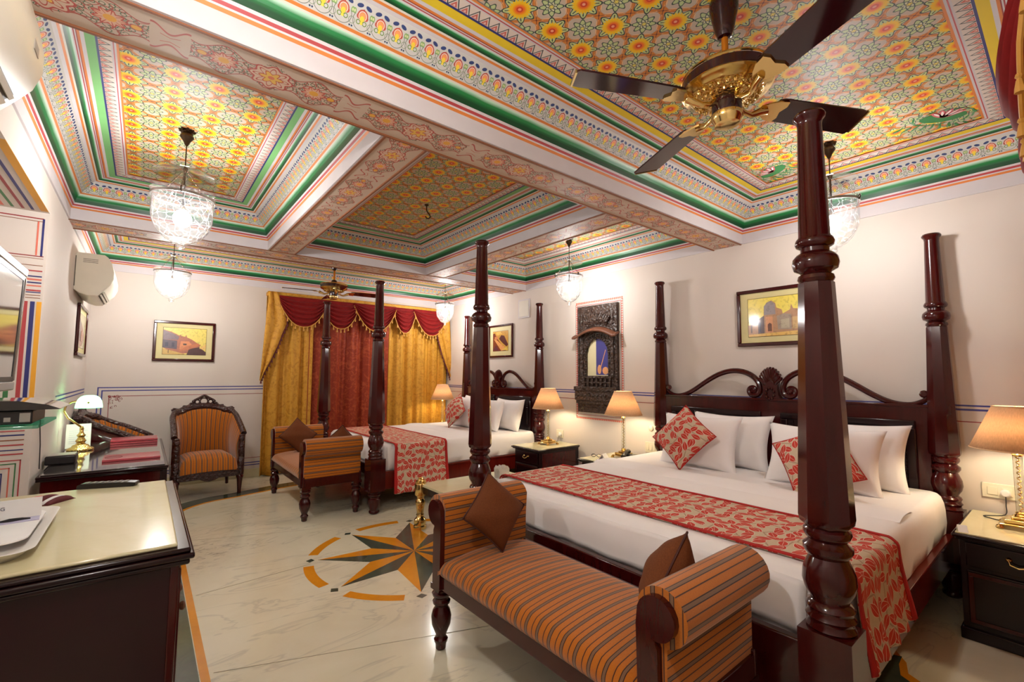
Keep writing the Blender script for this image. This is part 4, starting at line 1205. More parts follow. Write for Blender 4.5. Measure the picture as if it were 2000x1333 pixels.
# ================================================================== LANTERNS
def make_lantern(x, y, R, label, zr=2.50, group='glass bell lanterns', lm='lantern_light'):
    t = thing('glass_lantern', label, 'lantern', (x, y, ZC), 0, group)
    z = lambda q: q-ZC
    MB().lathe([(0, 0.020), (-0.004, 0.030), (-0.012, 0.034), (-0.02, 0.026), (-0.028, 0.030), (-0.036, 0.036), (-0.048, 0.038), (-0.062, 0.028), (-0.078, 0.018), (-0.094, 0.012), (-0.105, 0.006)], 18).build('ceiling_rose', 'bronze', t)
    lv = MB()
    for i in range(8):
        a = i*PI/4; lv.tube([(0.02*math.cos(a), 0.02*math.sin(a), -0.004), (0.04*math.cos(a), 0.04*math.sin(a), -0.010), (0.046*math.cos(a), 0.046*math.sin(a), -0.002)], [0.010, 0.008, 0.002], 6)
    lv.build('rose_leaves', 'bronze', t)
    zb = zr+0.185
    MB().tube([(0, 0, -0.10), (0, 0, z(zb))], 0.0035, 6).build('hanging_rod', 'bronze', t)
    sb = MB(); sb.lathe([(z(zb)+0.004, 0.012), (z(zb)+0.002, 0.03), (z(zb)-0.012, R*0.45), (z(zb)-0.030, R*0.80), (z(zb)-0.040, R*0.98), (z(zb)-0.036, R*1.0)], 32, caps=False)
    sb.build('smoke_bell', 'glass', t, solid=0.003)
    MB().lathe([(z(zb)+0.016, 0.006), (z(zb)+0.010, 0.016), (z(zb)-0.004, 0.014), (z(zb)-0.016, 0.006)][::-1], 12).build('bell_cap', 'bronze', t)
    MB().tube([(0, 0, z(zb)-0.01), (0, 0, z(zr)-0.04)], 0.006, 8).build('lamp_stem', 'bronze', t)
    for i in range(3):
        a = i*2*PI/3+0.4
        p0 = Vector((0.012*math.cos(a), 0.012*math.sin(a), z(zb)-0.01)); p1 = Vector((R*1.02*math.cos(a), R*1.02*math.sin(a), z(zr)+0.006))
        ch = MB(); nl = 13
        for k in range(nl):
            c = p0+(p1-p0)*((k+0.5)/nl); d_ = (p1-p0).normalized(); s_ = Vector((0, 0, 1)).cross(d_).normalized() if k % 2 else d_.cross(Vector((0, 0, 1)).cross(d_).normalized())
            ll = (p1-p0).length/nl*0.62
            ch.tube([c+d_*(ll*math.cos(2*PI*q/8))+s_*(0.0042*math.sin(2*PI*q/8)) for q in range(9)], 0.0012, 4)
        ch.build('chain', 'bronze', t)
        hk = MB(); hk.tube([p1+Vector((0, 0, -0.02)), p1+Vector((0.01*math.cos(a), 0.01*math.sin(a), -0.004)), p1+Vector((0.008*math.cos(a), 0.008*math.sin(a), 0.012)), p1], 0.0035, 6); hk.build('hook', 'bronze', t)
    bw = MB()
    pr = [(0.028, 1.05), (0.018, 1.01), (0.004, 0.985), (-0.05, 0.985), (-0.12, 0.98), (-0.165, 0.93), (-0.205, 0.83), (-0.24, 0.68), (-0.268, 0.50), (-0.286, 0.32), (-0.294, 0.18), (-0.302, 0.13), (-0.312, 0.16), (-0.322, 0.13), (-0.332, 0.04), (-0.334, 0.005)]
    bw.lathe([(z(zr)+a, R*b_) for a, b_ in pr], 40, caps=False)
    bw.build('glass_bowl', 'cutglass', t)
    rb = MB(); rb.lathe([(z(zr)-0.012, R*1.0), (z(zr)-0.012, R*1.03), (z(zr)+0.004, R*1.03), (z(zr)+0.004, R*1.0)], 40, caps=False); rb.build('rim_band', 'steel', t)
    MB().lathe([(z(zr)-0.04, 0.012), (z(zr)-0.06, 0.014), (z(zr)-0.075, 0.012)][::-1], 12).build('bulb_holder', 'bronze', t)
    MB().lathe([(z(zr)-0.075, 0.012), (z(zr)-0.092, 0.034), (z(zr)-0.12, 0.048), (z(zr)-0.15, 0.048), (z(zr)-0.175, 0.034), (z(zr)-0.186, 0.012)][::-1], 16).build('bulb', lm, t)
    return t
make_lantern(0.135, 3.477, 0.165, 'large cut-glass bell lantern hanging in the left ceiling coffer, nearest on the left')
make_lantern(0.185, 6.15, 0.165, 'cut-glass bell lantern hanging by the far wall above the framed view')
make_lantern(3.605, 6.15, 0.14, 'cut-glass bell lantern hanging in front of the far curtains', 2.50)
make_lantern(3.655, 3.52, 0.15, 'cut-glass bell lantern hanging before the carved window panel', 2.51, lm='lantern_light_soft')
make_lantern(3.46, 0.955, 0.15, 'cut-glass bell lantern hanging behind the near front bedpost, by the fan', 2.53, lm='lantern_light_soft')

make_lantern(0.06, 0.90, 0.15, 'cut-glass bell lantern overhead beside the nearest air conditioner, above the console', 2.53, lm='lantern_light_strong')

# ================================================================== CEILING FANS
def make_fan(x, y, zb, R, ang, label, n=4, rod=True):
    t = thing('ceiling_fan', label, 'fan', (x, y, ZC), 0)
    z = lambda q: q-ZC
    MB().lathe([(0, 0.050), (-0.02, 0.056), (-0.05, 0.055), (-0.10, 0.044), (-0.14, 0.036), (-0.165, 0.026), (-0.17, 0.015)], 24).build('canopy', 'fan_brown', t)
    MB().tube([(0, 0, -0.16), (0, 0, z(zb)+0.14)], 0.013, 12).build('down_rod', 'rod_amber', t)
    MB().lathe([(z(zb)+0.17, 0.016), (z(zb)+0.165, 0.03), (z(zb)+0.14, 0.040), (z(zb)+0.11, 0.042)], 20).build('rod_cup', 'fan_brown', t)
    mo = MB(); mo.lathe([(z(zb)+0.115, 0.06), (z(zb)+0.11, 0.13), (z(zb)+0.103, 0.160), (z(zb)+0.098, 0.168), (z(zb)+0.062, 0.170), (z(zb)+0.056, 0.164), (z(zb)+0.05, 0.08)], 48)
    motor = mo.build('motor_housing', 'fan_brown', t)
    MB().lathe([(z(zb)+0.108, 0.165), (z(zb)+0.112, 0.169), (z(zb)+0.104, 0.172), (z(zb)+0.100, 0.168)][::1], 48, caps=False).build('top_ring', 'brass', motor)
    g1 = MB(); g1.lathe([(z(zb)+0.062, 0.168), (z(zb)+0.055, 0.171), (z(zb)+0.045, 0.160), (z(zb)+0.040, 0.145), (z(zb)+0.036, 0.142), (z(zb)+0.030, 0.128)], 48, caps=False); g1.build('brass_rings', 'brass', motor)
    gal = MB(); gal.lathe([(z(zb)+0.036, 0.140), (z(zb)+0.016, 0.105), (z(zb)+0.008, 0.08), (z(zb)+0.004, 0.055)], 48, caps=False)
    for i in range(26):
        a = 2*PI*i/26; gal.lathe([(-0.010, 0.004), (0, 0.010), (0.010, 0.004)], 7, c=(0.120*math.cos(a), 0.120*math.sin(a), z(zb)+0.024))
        gal.lathe([(-0.008, 0.003), (0, 0.007), (0.008, 0.003)], 6, c=(0.100*math.cos(a+0.12), 0.100*math.sin(a+0.12), z(zb)+0.012))
    gal.build('brass_gallery', 'ornbrass', motor)
    MB().lathe([(z(zb)+0.02, 0.056), (z(zb)-0.045, 0.056), (z(zb)-0.062, 0.050), (z(zb)-0.07, 0.04)], 32).build('hub', 'fan_brown', t)
    MB().lathe([(z(zb)-0.048, 0.058), (z(zb)-0.062, 0.060), (z(zb)-0.072, 0.055), (z(zb)-0.090, 0.046), (z(zb)-0.094, 0.030), (z(zb)-0.094, 0.001)], 32).build('hub_cap', 'brass', t)
    for k in range(n):
        a = math.radians(ang)+k*2*PI/n
        T = Matrix.Rotation(a, 4, 'Z')
        br = MB()
        br.tube([(0.05, 0, z(zb)+0.0), (0.085, 0.006, z(zb)-0.022), (0.12, 0.008, z(zb)-0.030), (0.155, 0.0, z(zb)-0.016), (0.185, 0, z(zb)-0.004)], [0.012, 0.011, 0.012, 0.016, 0.02], 10, T=T, flat=0.8)
        Tp = T @ Matrix.Translation((0.17, 0, z(zb)+0.002)) @ Matrix.Rotation(math.radians(-12), 4, 'X')
        pts = [(-0.012, -0.014), (0.012, -0.034), (0.045, -0.050), (0.085, -0.054), (0.092, -0.030), (0.080, 0.0), (0.092, 0.030), (0.085, 0.054), (0.045, 0.050), (0.012, 0.034), (-0.012, 0.014)]
        br.prism(pts, lambda a_, b_, c_: (a_, b_, c_), -0.007, 0.0, T=Tp)
        arm = br.build('blade_arm', 'brass', t, bevel=0.002)
        bl = MB()
        L0, L1 = 0.215-0.17, R-0.17
        pts = [(L0, -0.048), (L0+0.02, -0.058), (L1-0.03, -0.068), (L1, -0.064), (L1+0.022, 0.05), (L1+0.01, 0.066), (L1-0.05, 0.066), (L0+0.02, 0.056), (L0, 0.048)]
        bl.prism(pts, lambda a_, b_, c_: (a_, b_, c_), 0.0, 0.007, T=Tp)
        b_ = bl.build('blade', 'fan_brown', t, bevel=0.002)
        tr = MB()
        tr.prism([(L1-0.004, -0.066), (L1+0.003, -0.066), (L1+0.026, 0.052), (L1+0.018, 0.052)], lambda a_, b2, c_: (a_, b2, c_), -0.003, 0.010, T=Tp)
        tr.build('brass_tip', 'brass', b_)
    return t
plain('rod_amber', (196, 116, 24), 0.25, 0.3)
make_fan(1.775, 0.830, 2.50, 0.64, 154, 'near ceiling fan with dark brown blades and brass motor above the near bed')
make_fan(1.905, 6.15, 2.48, 0.60, -8, 'far ceiling fan in brown and brass before the far curtains')

# ================================================================== PICTURES
def picture(origin, xdir, w_, h_, polys, bg, label, fw_=0.032, mat_=0.085):
    """origin: centre on the wall; xdir = right vector along the wall seen from the room"""
    X = Vector(xdir); Z = Vector((0, 0, 1)); N = X.cross(Z)      # points to the room
    t = thing('framed_picture', label, 'picture', origin)
    M_ = Matrix((X, -N, Z)).transposed().to_4x4()      # local y points into the wall
    t.rotation_euler = M_.to_euler()
    fr = MB(); hw, hh = w_/2, h_/2
    for pts in (((-hw, hw, hh-fw_, hh)), ((-hw, hw, -hh, -hh+fw_)), ((-hw, -hw+fw_, -hh+fw_, hh-fw_)), ((hw-fw_, hw, -hh+fw_, hh-fw_))):
        fr.box(pts[0], pts[1], -0.026, -0.001, pts[2], pts[3])
    fr.build('frame', 'mahogany', t, bevel=0.007)
    ci = [(-hw+fw_, -hh+fw_), (hw-fw_, -hh+fw_), (hw-fw_, hh-fw_), (-hw+fw_, hh-fw_)]
    mb = MB().box(-hw+fw_*0.8, hw-fw_*0.8, -0.012, -0.006, -hh+fw_*0.8, hh-fw_*0.8); mb.build('mount_board', 'mount', t, smooth=False)
    iw, ih = hw-mat_-0.012, hh-mat_
    pr = MB(); lv = [0]
    def P_(p, q): return ((p*2-1)*iw, (q*2-1)*ih)
    def poly(pts, col, k):
        v = [(P_(*q)[0], -0.0135-0.0003*k, P_(*q)[1]) for q in pts]
        pr.add(v, [tuple(range(len(v)))], 'print', None, col)
    pr.box(-iw-0.004, iw+0.004, -0.0128, -0.012, -ih-0.004, ih+0.004, 'ink_line')
    poly([(0, 0), (1, 0), (1, 1), (0, 1)], bg, 0)
    for k, (pts, col) in enumerate(polys): poly(pts, col, k+1)
    pr.build('print', None, t, smooth=False)
    return t
plain('mount', (212, 200, 146), 0.6); plain('ink_line', (84, 56, 40), 0.6)
# river-side fort view (far wall)
A_ = [([(0, .25), (0, .92), (.18, .85), (.36, .72), (.40, .76), (.41, .70), (.50, .68), (.52, .76), (.54, .66), (.66, .58), (.78, .46), (.88, .38), (.80, .22), (.55, .05), (.30, .02)], (168, 104, 78)),
      ([(0, .55), (0, .90), (.20, .80), (.36, .68), (.34, .55)], (120, 98, 104)), ([(0, .25), (0, .55), (.32, .52), (.32, .20)], (82, 70, 84)),
      ([(.05, .30), (.05, .45), (.12, .45), (.12, .30)], (44, 40, 62)), ([(.2, .28), (.2, .45), (.26, .45), (.26, .28)], (50, 42, 66)),
      ([(.38, .20), (.40, .50), (.58, .52), (.66, .40), (.58, .18)], (208, 130, 84)), ([(.55, .0), (.60, .22), (.84, .30), (1, .12), (1, 0)], (74, 44, 44)),
      ([(.36, .12), (.60, .20), (.86, .38), (.80, .45), (.5, .30)], (188, 112, 72)), ([(.84, .25), (1, .42), (1, .18)], (224, 184, 110)),
      ([(0, 0), (0, .22), (.26, .12), (.5, .02), (.5, 0)], (196, 160, 84)), ([(.46, .36), (.46, .42), (.54, .42), (.54, .36)], (80, 62, 50)), ([(.12, .05), (.12, .18), (.14, .18), (.14, .05)], (110, 80, 50))]
picture((0.378, D, 1.801), (1, 0, 0), 0.64, 0.505, A_, (226, 206, 104), 'framed view of a fort terrace under a yellow sky on the far wall')
B_ = [([(0, .0), (0, .3), (.10, .34), (.12, .5), (.20, .5), (.22, .42), (.32, .52), (.33, .75), (.38, .86), (.48, .92), (.56, .84), (.58, .72), (.68, .66), (.70, .55), (.84, .64), (.86, .78), (.90, .66), (1, .64), (1, 0)], (176, 134, 100)),
      ([(.33, .55), (.33, .78), (.40, .88), (.48, .90), (.55, .82), (.56, .55)], (146, 136, 136)), ([(.20, .06), (.20, .44), (.33, .54), (.33, .06)], (84, 62, 64)),
      ([(.36, .08), (.36, .5), (.50, .5), (.50, .08)], (206, 148, 108)), ([(.60, .15), (.58, .5), (.72, .55), (.86, .52), (.86, .14)], (156, 140, 124)),
      ([(0, 0), (0, .06), (1, .1), (1, 0)], (222, 180, 98)), ([(.66, .18), (.66, .4), (.82, .42), (.82, .18)], (176, 164, 140)),
      ([(.05, .1), (.05, .3), (.08, .3), (.08, .1)], (96, 66, 60)), ([(.40, .12), (.40, .3), (.44, .34), (.48, .3), (.48, .12)], (110, 70, 58)), ([(.23, .12), (.23, .36), (.26, .36), (.26, .12)], (54, 44, 62)), ([(.88, .15), (.88, .45), (.98, .45), (.98, .15)], (198, 164, 110))]
picture((XR, 1.62, 1.916), (0, -1, 0), 0.60, 0.505, B_, (230, 210, 92), 'framed picture of a domed palace under a yellow sky above the near bed')
C_ = [([(0, 0), (0, .9), (.12, .92), (.3, .6), (.6, .3), (.9, .0)], (120, 56, 36)), ([(.05, .62), (.2, .6), (.95, .05), (.55, .0)], (224, 160, 98)), ([(.4, .62), (.55, .8), (.75, .75), (1, .3), (.9, .2), (.6, .42)], (86, 46, 44)),
      ([(.6, .05), (.95, .22), (1, 0)], (226, 196, 92)), ([(.0, .05), (.2, .3), (.4, .02)], (92, 44, 62)), ([(.1, .7), (.3, .78), (.34, .62), (.15, .56)], (206, 132, 88)), ([(.2, .95), (.5, 1), (.6, .85), (.3, .8)], (232, 190, 96))]
picture((XR, 5.478, 1.913), (0, -1, 0), 0.60, 0.50, C_, (206, 158, 72), 'small framed sepia market scene on the wall above the far bed', 0.03, 0.10)
picture((XL, 6.255, 1.812), (0, 1, 0), 0.76, 0.50, A_[:6], (226, 216, 170), 'framed picture hanging edge-on on the left wall below the air conditioner')

# ================================================================== CARVED WINDOW PANEL (right wall)
t = thing('carved_window_panel', 'tall dark carved wooden window panel with an arched mirror between the beds', 'wall panel', (XR, 3.568, 0.0))
t.scale = (0.62, 1, 1)
# local: y along the wall, x negative into the room
ya, yb = -0.305, 0.305
za, zb = 0.955, 2.243
oy0, oy1 = -0.165, 0.165; oz0, oz1, ozt = 1.395, 1.66, 1.84
bk = MB()
bk.box(-0.05, -0.002, ya, oy0, za, zb); bk.box(-0.05, -0.002, oy1, yb, za, zb)
bk.box(-0.05, -0.002, oy0, oy1, za, oz0)
# spandrel above the opening with a scalloped arch edge
arc = [(oy0, oz1)]
for i in range(1, 16):
    a = PI-PI*i/16; sc_ = 1-0.06*abs(math.sin(i*PI/2.0+0.01)) if i % 2 else 1.0
    arc.append((0.165*math.cos(a)*sc_, oz1+0.18*math.sin(a)*sc_))
arc.append((oy1, oz1))
for (p, q) in zip(arc, arc[1:]):
    bk.prism([p, q, (q[0], zb), (p[0], zb)], lambda a, b_, c_: (c_, a, b_), -0.05, -0.002)
bk.build('carved_board', 'oldcarved', t, smooth=False)
MB().box(-0.012, -0.004, oy0-0.01, oy1+0.01, oz0-0.01, ozt+0.02).build('mirror', 'painted_reflection_cream', t)  # mirror plate, its cream reflection painted as plain colour
mi = MB(); mi.prism([(oy0+0.012, oz0+0.01), (0.03, oz0+0.01), (0.03, ozt), (oy0+0.012, ozt-0.04)], lambda a, b_, c_: (c_, a, b_), -0.015, -0.012); mi.build('blue_reflection', 'painted_reflection_blue', t, smooth=False)  # blue part of the mirror's reflection, painted as a flat shape
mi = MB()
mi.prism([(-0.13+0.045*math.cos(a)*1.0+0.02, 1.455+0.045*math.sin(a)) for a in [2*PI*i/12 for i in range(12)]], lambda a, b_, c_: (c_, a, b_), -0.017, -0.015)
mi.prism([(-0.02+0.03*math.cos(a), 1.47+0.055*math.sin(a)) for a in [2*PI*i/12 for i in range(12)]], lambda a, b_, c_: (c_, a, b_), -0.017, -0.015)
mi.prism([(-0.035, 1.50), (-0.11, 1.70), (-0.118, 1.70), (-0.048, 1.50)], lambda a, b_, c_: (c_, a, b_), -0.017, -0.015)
mi.build('peach_reflection', 'painted_reflection_peach', t, smooth=False)  # reflected figure painted as flat peach shapes
ar = MB()
for s_ in (0, 1):
    o = 0.012+0.03*s_
    for i in range(19):
        a = PI-PI*i/18
        ar.lathe([(-0.012, 0.006), (0, 0.015), (0.012, 0.006)], 8, c=(-0.058+0.006*s_, (0.165+o)*math.cos(a), oz1+(0.18+o)*math.sin(a)))
for s_ in (-1, 1):
    for i in range(9): ar.lathe([(-0.012, 0.006), (0, 0.014), (0.012, 0.006)], 8, c=(-0.056, s_*0.178, oz0+0.02+i*0.032))
ar.build('arch_beading', 'oldcarved', t)
for s_ in (-1, 1):
    MB().lathe([(1.38, 0.020), (1.40, 0.026), (1.42, 0.018), (1.50, 0.024), (1.62, 0.018), (1.64, 0.026), (1.67, 0.020), (1.80, 0.020), (1.84, 0.028), (1.86, 0.02)], 12, c=(-0.06, s_*0.235, 0)).build('pilaster', 'oldcarved', t)
    for i in range(1): bx(-0.062, -0.05, s_*0.29-0.012, s_*0.29+0.012, 1.0, 2.22).build('side_strip', 'oldcarved', t, bevel=0.003)
# curved eave
ev = MB()
def eave(u, v):
    a = (u-0.5)*2
    y = -a*0.335; z = 1.955-0.10*a*a*1.1+0.015-0.045*v; x = -0.05-0.13*v-0.02*math.sin(PI*v)
    if abs(a) > 0.86: z += (abs(a)-0.86)*0.25
    return (x, y, z)
ev.grid(eave, 28, 5); ev.build('curved_eave', 'brown_eave', t, solid=0.02)
bb = MB()
for i in range(13):
    a = -1+2*i/12; bb.tube([(-0.055, a*0.14, 1.985+0.03*(1-a*a)), (-0.085, a*0.155, 2.03+0.045*(1-a*a)), (-0.075, a*0.19, 2.075+0.045*(1-a*a)), (-0.05, a*0.21, 2.10+0.04*(1-a*a))], [0.014, 0.020, 0.014, 0.005], 7, up=(1, 0, 0))
bb.tube([(-0.06, 0.0, 2.09), (-0.075, 0.05, 2.12), (-0.06, 0.09, 2.17), (-0.055, 0.08, 2.21)], [0.018, 0.015, 0.011, 0.005], 8, up=(1, 0, 0)); bb.tube([(-0.06, -0.18, 2.06), (-0.09, -0.2, 2.08), (-0.07, -0.22, 2.12)], [0.014, 0.018, 0.006], 8, up=(1, 0, 0))
for s_ in (-0.24, 0.24): bb.tube([(-0.058, s_, 2.0), (-0.062, s_*0.96, 2.08), (-0.055, s_, 2.15)], [0.014, 0.016, 0.006], 8, up=(1, 0, 0))
bb.build('crest_carving', 'oldcarved', t)
# balcony
bl = MB(); bl.box(-0.13, -0.05, -0.32, 0.335, 1.215, 1.265); bl.box(-0.115, -0.05, -0.31, 0.325, 1.10, 1.215); bl.box(-0.095, -0.05, -0.30, 0.31, 1.06, 1.10)
bl.build('balcony_ledge', 'oldcarved', t, bevel=0.006)
rl = MB(); rl.box(-0.09, -0.05, -0.23, 0.23, 1.365, 1.39)
for i in range(7): rl.box(-0.085, -0.055, -0.215+i*0.066, -0.195+i*0.066, 1.265, 1.365)
rl.box(-0.08, -0.06, -0.2, 0.2, 1.305, 1.322)
rl.build('balcony_rail', 'oldcarved', t, bevel=0.003)
wv = MB()
for i in range(3):
    wv.tube([(-0.052, -0.28+0.02*k, 0.99+0.03*i+0.02*math.sin(k*0.5+i)) for k in range(28)], 0.008, 6)
for i in range(10): wv.lathe([(-0.014, 0.006), (0, 0.018), (0.014, 0.006)], 8, c=(-0.118, -0.27+i*0.06, 1.16))
wv.build('lower_carving', 'oldcarved', t)
# painted border around it, on the wall
bd = MB()
def rect(o, w_, m, dx=0.0014):
    y0, y1, z0, z1 = 3.568-0.305-o, 3.568+0.305+o, 0.955-o*1.05, 2.243+o*0.6
    for a in ((y0, y1, z1-w_, z1), (y0, y1, z0, z0+w_), (y0, y0+w_, z0+w_, z1-w_), (y1-w_, y1, z0+w_, z1-w_)): bd.box(XR-dx, XR, *a, m)
rect(0.012, 0.006, 'white'); rect(0.022, 0.003, 'ink_line'); rect(0.036, 0.006, 'deepred_paint'); rect(0.062, 0.003, 'ink_line')
bd.build('painted_border', None, wr, smooth=False)
bd = MB()
y0, y1, z0, z1 = 3.568-0.35, 3.568+0.35, 0.955-0.055, 2.243+0.035
n = 26
for k in range(n+1):
    for z in (z0-0.018, z1+0.018): bd.lathe([(0, 0.013), (0.003, 0.010)], 8, T=Matrix.Translation((XR, y0+(y1-y0)*k/n, z)) @ Matrix.Rotation(-PI/2, 4, 'Y'))
n = 50
for k in range(n+1):
    for y in (y0-0.0, y1+0.0): bd.lathe([(0, 0.010), (0.003, 0.007)], 8, T=Matrix.Translation((XR, y, z0+(z1-z0)*k/n)) @ Matrix.Rotation(-PI/2, 4, 'Y'))
bd.build('painted_scallops', 'salmon_paint', wr, smooth=False)

# ================================================================== CURTAINS
def drape(name, x0, x1, y, z0, z1, folds, amp, mat, label, sgn=1, flare=0.0, seed=1):
    """hanging panel facing -y*sgn"""
    rnd = random.Random(seed); ph = [rnd.random()*6 for _ in range(5)]
    b = MB()
    def fn(u, v):
        s_ = u*folds*2*PI
        a = amp*(0.55+0.45*(1-v))
        off = a*(math.sin(s_+0.8*math.sin(s_*0.37+ph[0]))+0.35*math.sin(s_*2.3+ph[1]))
        xx = x0+(x1-x0)*u+flare*(1-v)*(u-0.5)*2
        return (xx, y+off, z0+(z1-z0)*v+(0.006*math.sin(s_) if v == 0 else 0))
    b.grid(fn, int(folds*16), 16)
    o = b.build(name, mat, solid=0.004, ang=80); tag(o, label, 'curtain', 'window drapes'); return o
YC = D-0.088
drape('gold_drape', 1.27, 1.90, YC, 0.012, 2.485, 3, 0.050, 'gold_damask', 'gold damask drape at the left end of the far window', seed=2)
drape('rust_drape', 1.84, 3.12, YC-0.005, 0.012, 2.485, 5.5, 0.046, 'rust_damask', 'rust red damask drape in the middle of the far window', seed=5)
drape('gold_drape', 3.08, 4.17, YC, 0.012, 2.485, 5, 0.050, 'gold_damask', 'gold damask drape at the right end of the far window', seed=9)
TAS = MB().lathe([(0, 0.001), (-0.004, 0.007), (-0.012, 0.009), (-0.018, 0.005), (-0.022, 0.007), (-0.045, 0.011), (-0.058, 0.012), (-0.059, 0.001)], 8)
tas0 = TAS.build('tassel_m', 'gold_cloth_trim'); TME = tas0.data; TME.name = 'tassel'; bpy.data.objects.remove(tas0)
def valance(origin, ys, swags, xl, xr, ztop, label, tails=True, tail_drop=1.2, head=0.055, sz=1.0, headm='gold_damask', belly_=0.05):
    """ys=-1: hangs facing -y (far wall); +1 faces +y"""
    t = thing('swag_valance', label, 'valance', origin)
    F = ys
    hb = MB(); hb.box(xl, xr, min(0, F*0.145), max(0, F*0.145), ztop-head, ztop)
    hb.build('header_board', headm, t, bevel=0.01)
    for k, (a, b_, dz, front) in enumerate(swags):
        g_ = MB(); hw = (b_-a)/2; cx = (a+b_)/2; base = F*(0.150+0.015*front)
        def depth(u): return max(0.0, 1-abs(2*u-1)**2.3)
        def fn(u, v):
            d_ = depth(u); z = ztop-head*0.9-dz*v*(0.10+0.90*d_)*(1.0)
            if v < 1e-6: z = ztop-head*0.9
            fold = math.sin(v*6.2*2*PI)*0.019*min(1, d_*2)*min(1, v*5)
            belly = belly_*d_*math.sin(PI*min(1, v*0.9))
            xx = cx+(u-0.5)*2*hw*(1-0.0*v)
            return (xx, base+F*(belly+fold), z)
        g_.grid(fn, 26, 44)
        sw = g_.build('swag', 'red_velvet', t, solid=0.003, ang=80)
        ed = [Vector(fn(i/40, 0.995))+Vector((0, F*0.004, 0)) for i in range(41)]
        MB().tube(ed, 0.007, 6).build('gold_cord_edge', 'gold_cloth_trim', sw)
        nT = max(5, round((b_-a)*17*sz))
        for i in range(nT+1):
            u = 0.04+0.92*i/nT; p = Vector(fn(u, 1.0))
            meshobj('tassel', TME, sw, (p.x, p.y+F*0.006, p.z), 0, (1, 1, 1.0))
    if tails:
        for s_ in (-1, 1):
            x_out = xl if s_ < 0 else xr
            g_ = MB()
            # inner edge from the header, bulging, then running out and down
            inner = [(0.12, 0.0), (0.17, 0.12), (0.24, 0.30), (0.26, 0.42), (0.20, 0.58), (0.15, 0.75), (0.07, 0.95), (-0.01, 1.12), (-0.05, tail_drop+0.03)]
            outer = [(0.0, 0.0), (0.0, 0.15), (-0.01, 0.3), (-0.02, 0.45), (-0.03, 0.62), (-0.04, 0.8), (-0.05, 1.0), (-0.06, 1.15), (-0.065, tail_drop+0.03)]
            m_ = len(inner)-1
            def fn2(u, v):
                q = v*m_; i = min(int(q), m_-1); f_ = q-i
                a = (inner[i][0]*(1-f_)+inner[i+1][0]*f_, inner[i][1]*(1-f_)+inner[i+1][1]*f_); b2 = (outer[i][0]*(1-f_)+outer[i+1][0]*f_, outer[i][1]*(1-f_)+outer[i+1][1]*f_)
                xo = b2[0]*(1-u)+a[0]*u; zo = b2[1]*(1-u)+a[1]*u
                return (x_out-s_*xo, F*(0.162+0.018*math.sin(u*9.5+v)), ztop-head*0.2-zo)
            g_.grid(fn2, 22, 32)
            tl = g_.build('tail', 'gold_damask', t, solid=0.004, ang=80)
            n = 22
            MB().tube([Vector(fn2(1.0, 0.06+0.94*i/40))+Vector((0, F*0.006, 0)) for i in range(41)], 0.007, 6).build('gold_cord_edge', 'maroon_trim', tl)
            for i in range(n+1):
                p = Vector(fn2(1.0, 0.08+0.9*i/n)); meshobj('tassel', TME2, tl, (p.x, p.y+F*0.008, p.z), 0)
    return t
TME2 = TME.copy(); TME2.materials.clear(); TME2.materials.append(MAT['maroon_trim']); TME2.name = 'tassel_maroon'
valance((0, D, 0), -1, [(2.07-0.10, 2.46+0.10, 0.42, 0), (3.10, 3.52, 0.42, 0), (1.39, 2.08, 0.43, 1), (2.46, 3.16, 0.42, 1.2), (3.47, 4.12, 0.44, 1)], 1.275, 4.17, 2.545, 'red velvet swag valance with gold tassels over the far window')
# near window treatment at the right edge of the view
VN = valance((0, YN-0.03, 0), 1, [(1.72, 2.50, 0.36, 1.2), (2.40, 3.20, 0.36, 0.6), (3.10, 3.95, 0.36, 1.2)], 1.74, 4.0, 2.56, 'red velvet swag valance with striped tassels on the wall nearest the camera', tails=False, sz=0.45, headm='red_velvet', belly_=0.075)
bt = MB().lathe([(0, 0.008), (-0.01, 0.022), (-0.03, 0.026), (-0.045, 0.016), (-0.055, 0.020), (-0.10, 0.032), (-0.14, 0.036), (-0.15, 0.034), (-0.151, 0.002)], 14)
o = MB().lathe([(0, 0.006), (-0.02, 0.024), (-0.05, 0.028), (-0.062, 0.018)], 12, c=(1.93, 0.07, 2.53)).build('tassel_head', 'gold_cloth_trim', VN)
o = MB().lathe([(-0.062, 0.02), (-0.10, 0.030), (-0.12, 0.031)], 12, c=(1.93, 0.07, 2.53)).build('tassel_skirt', 'maroon_trim', VN)
o = MB().lathe([(-0.12, 0.031), (-0.155, 0.034), (-0.157, 0.002)], 12, c=(1.93, 0.07, 2.53)).build('tassel_fringe', 'gold_cloth_trim', VN)
drape('gold_drape', 1.80, 2.9, YN+0.05, 0.012, 2.485, 6, 0.022, 'gold_damask', 'gold drape on the near wall at the right edge, left half', seed=3)
drape('rust_drape', 2.9, 3.9, YN+0.05, 0.012, 2.485, 6, 0.022, 'rust_damask', 'rust drape on the near wall at the right edge, right half', seed=4)

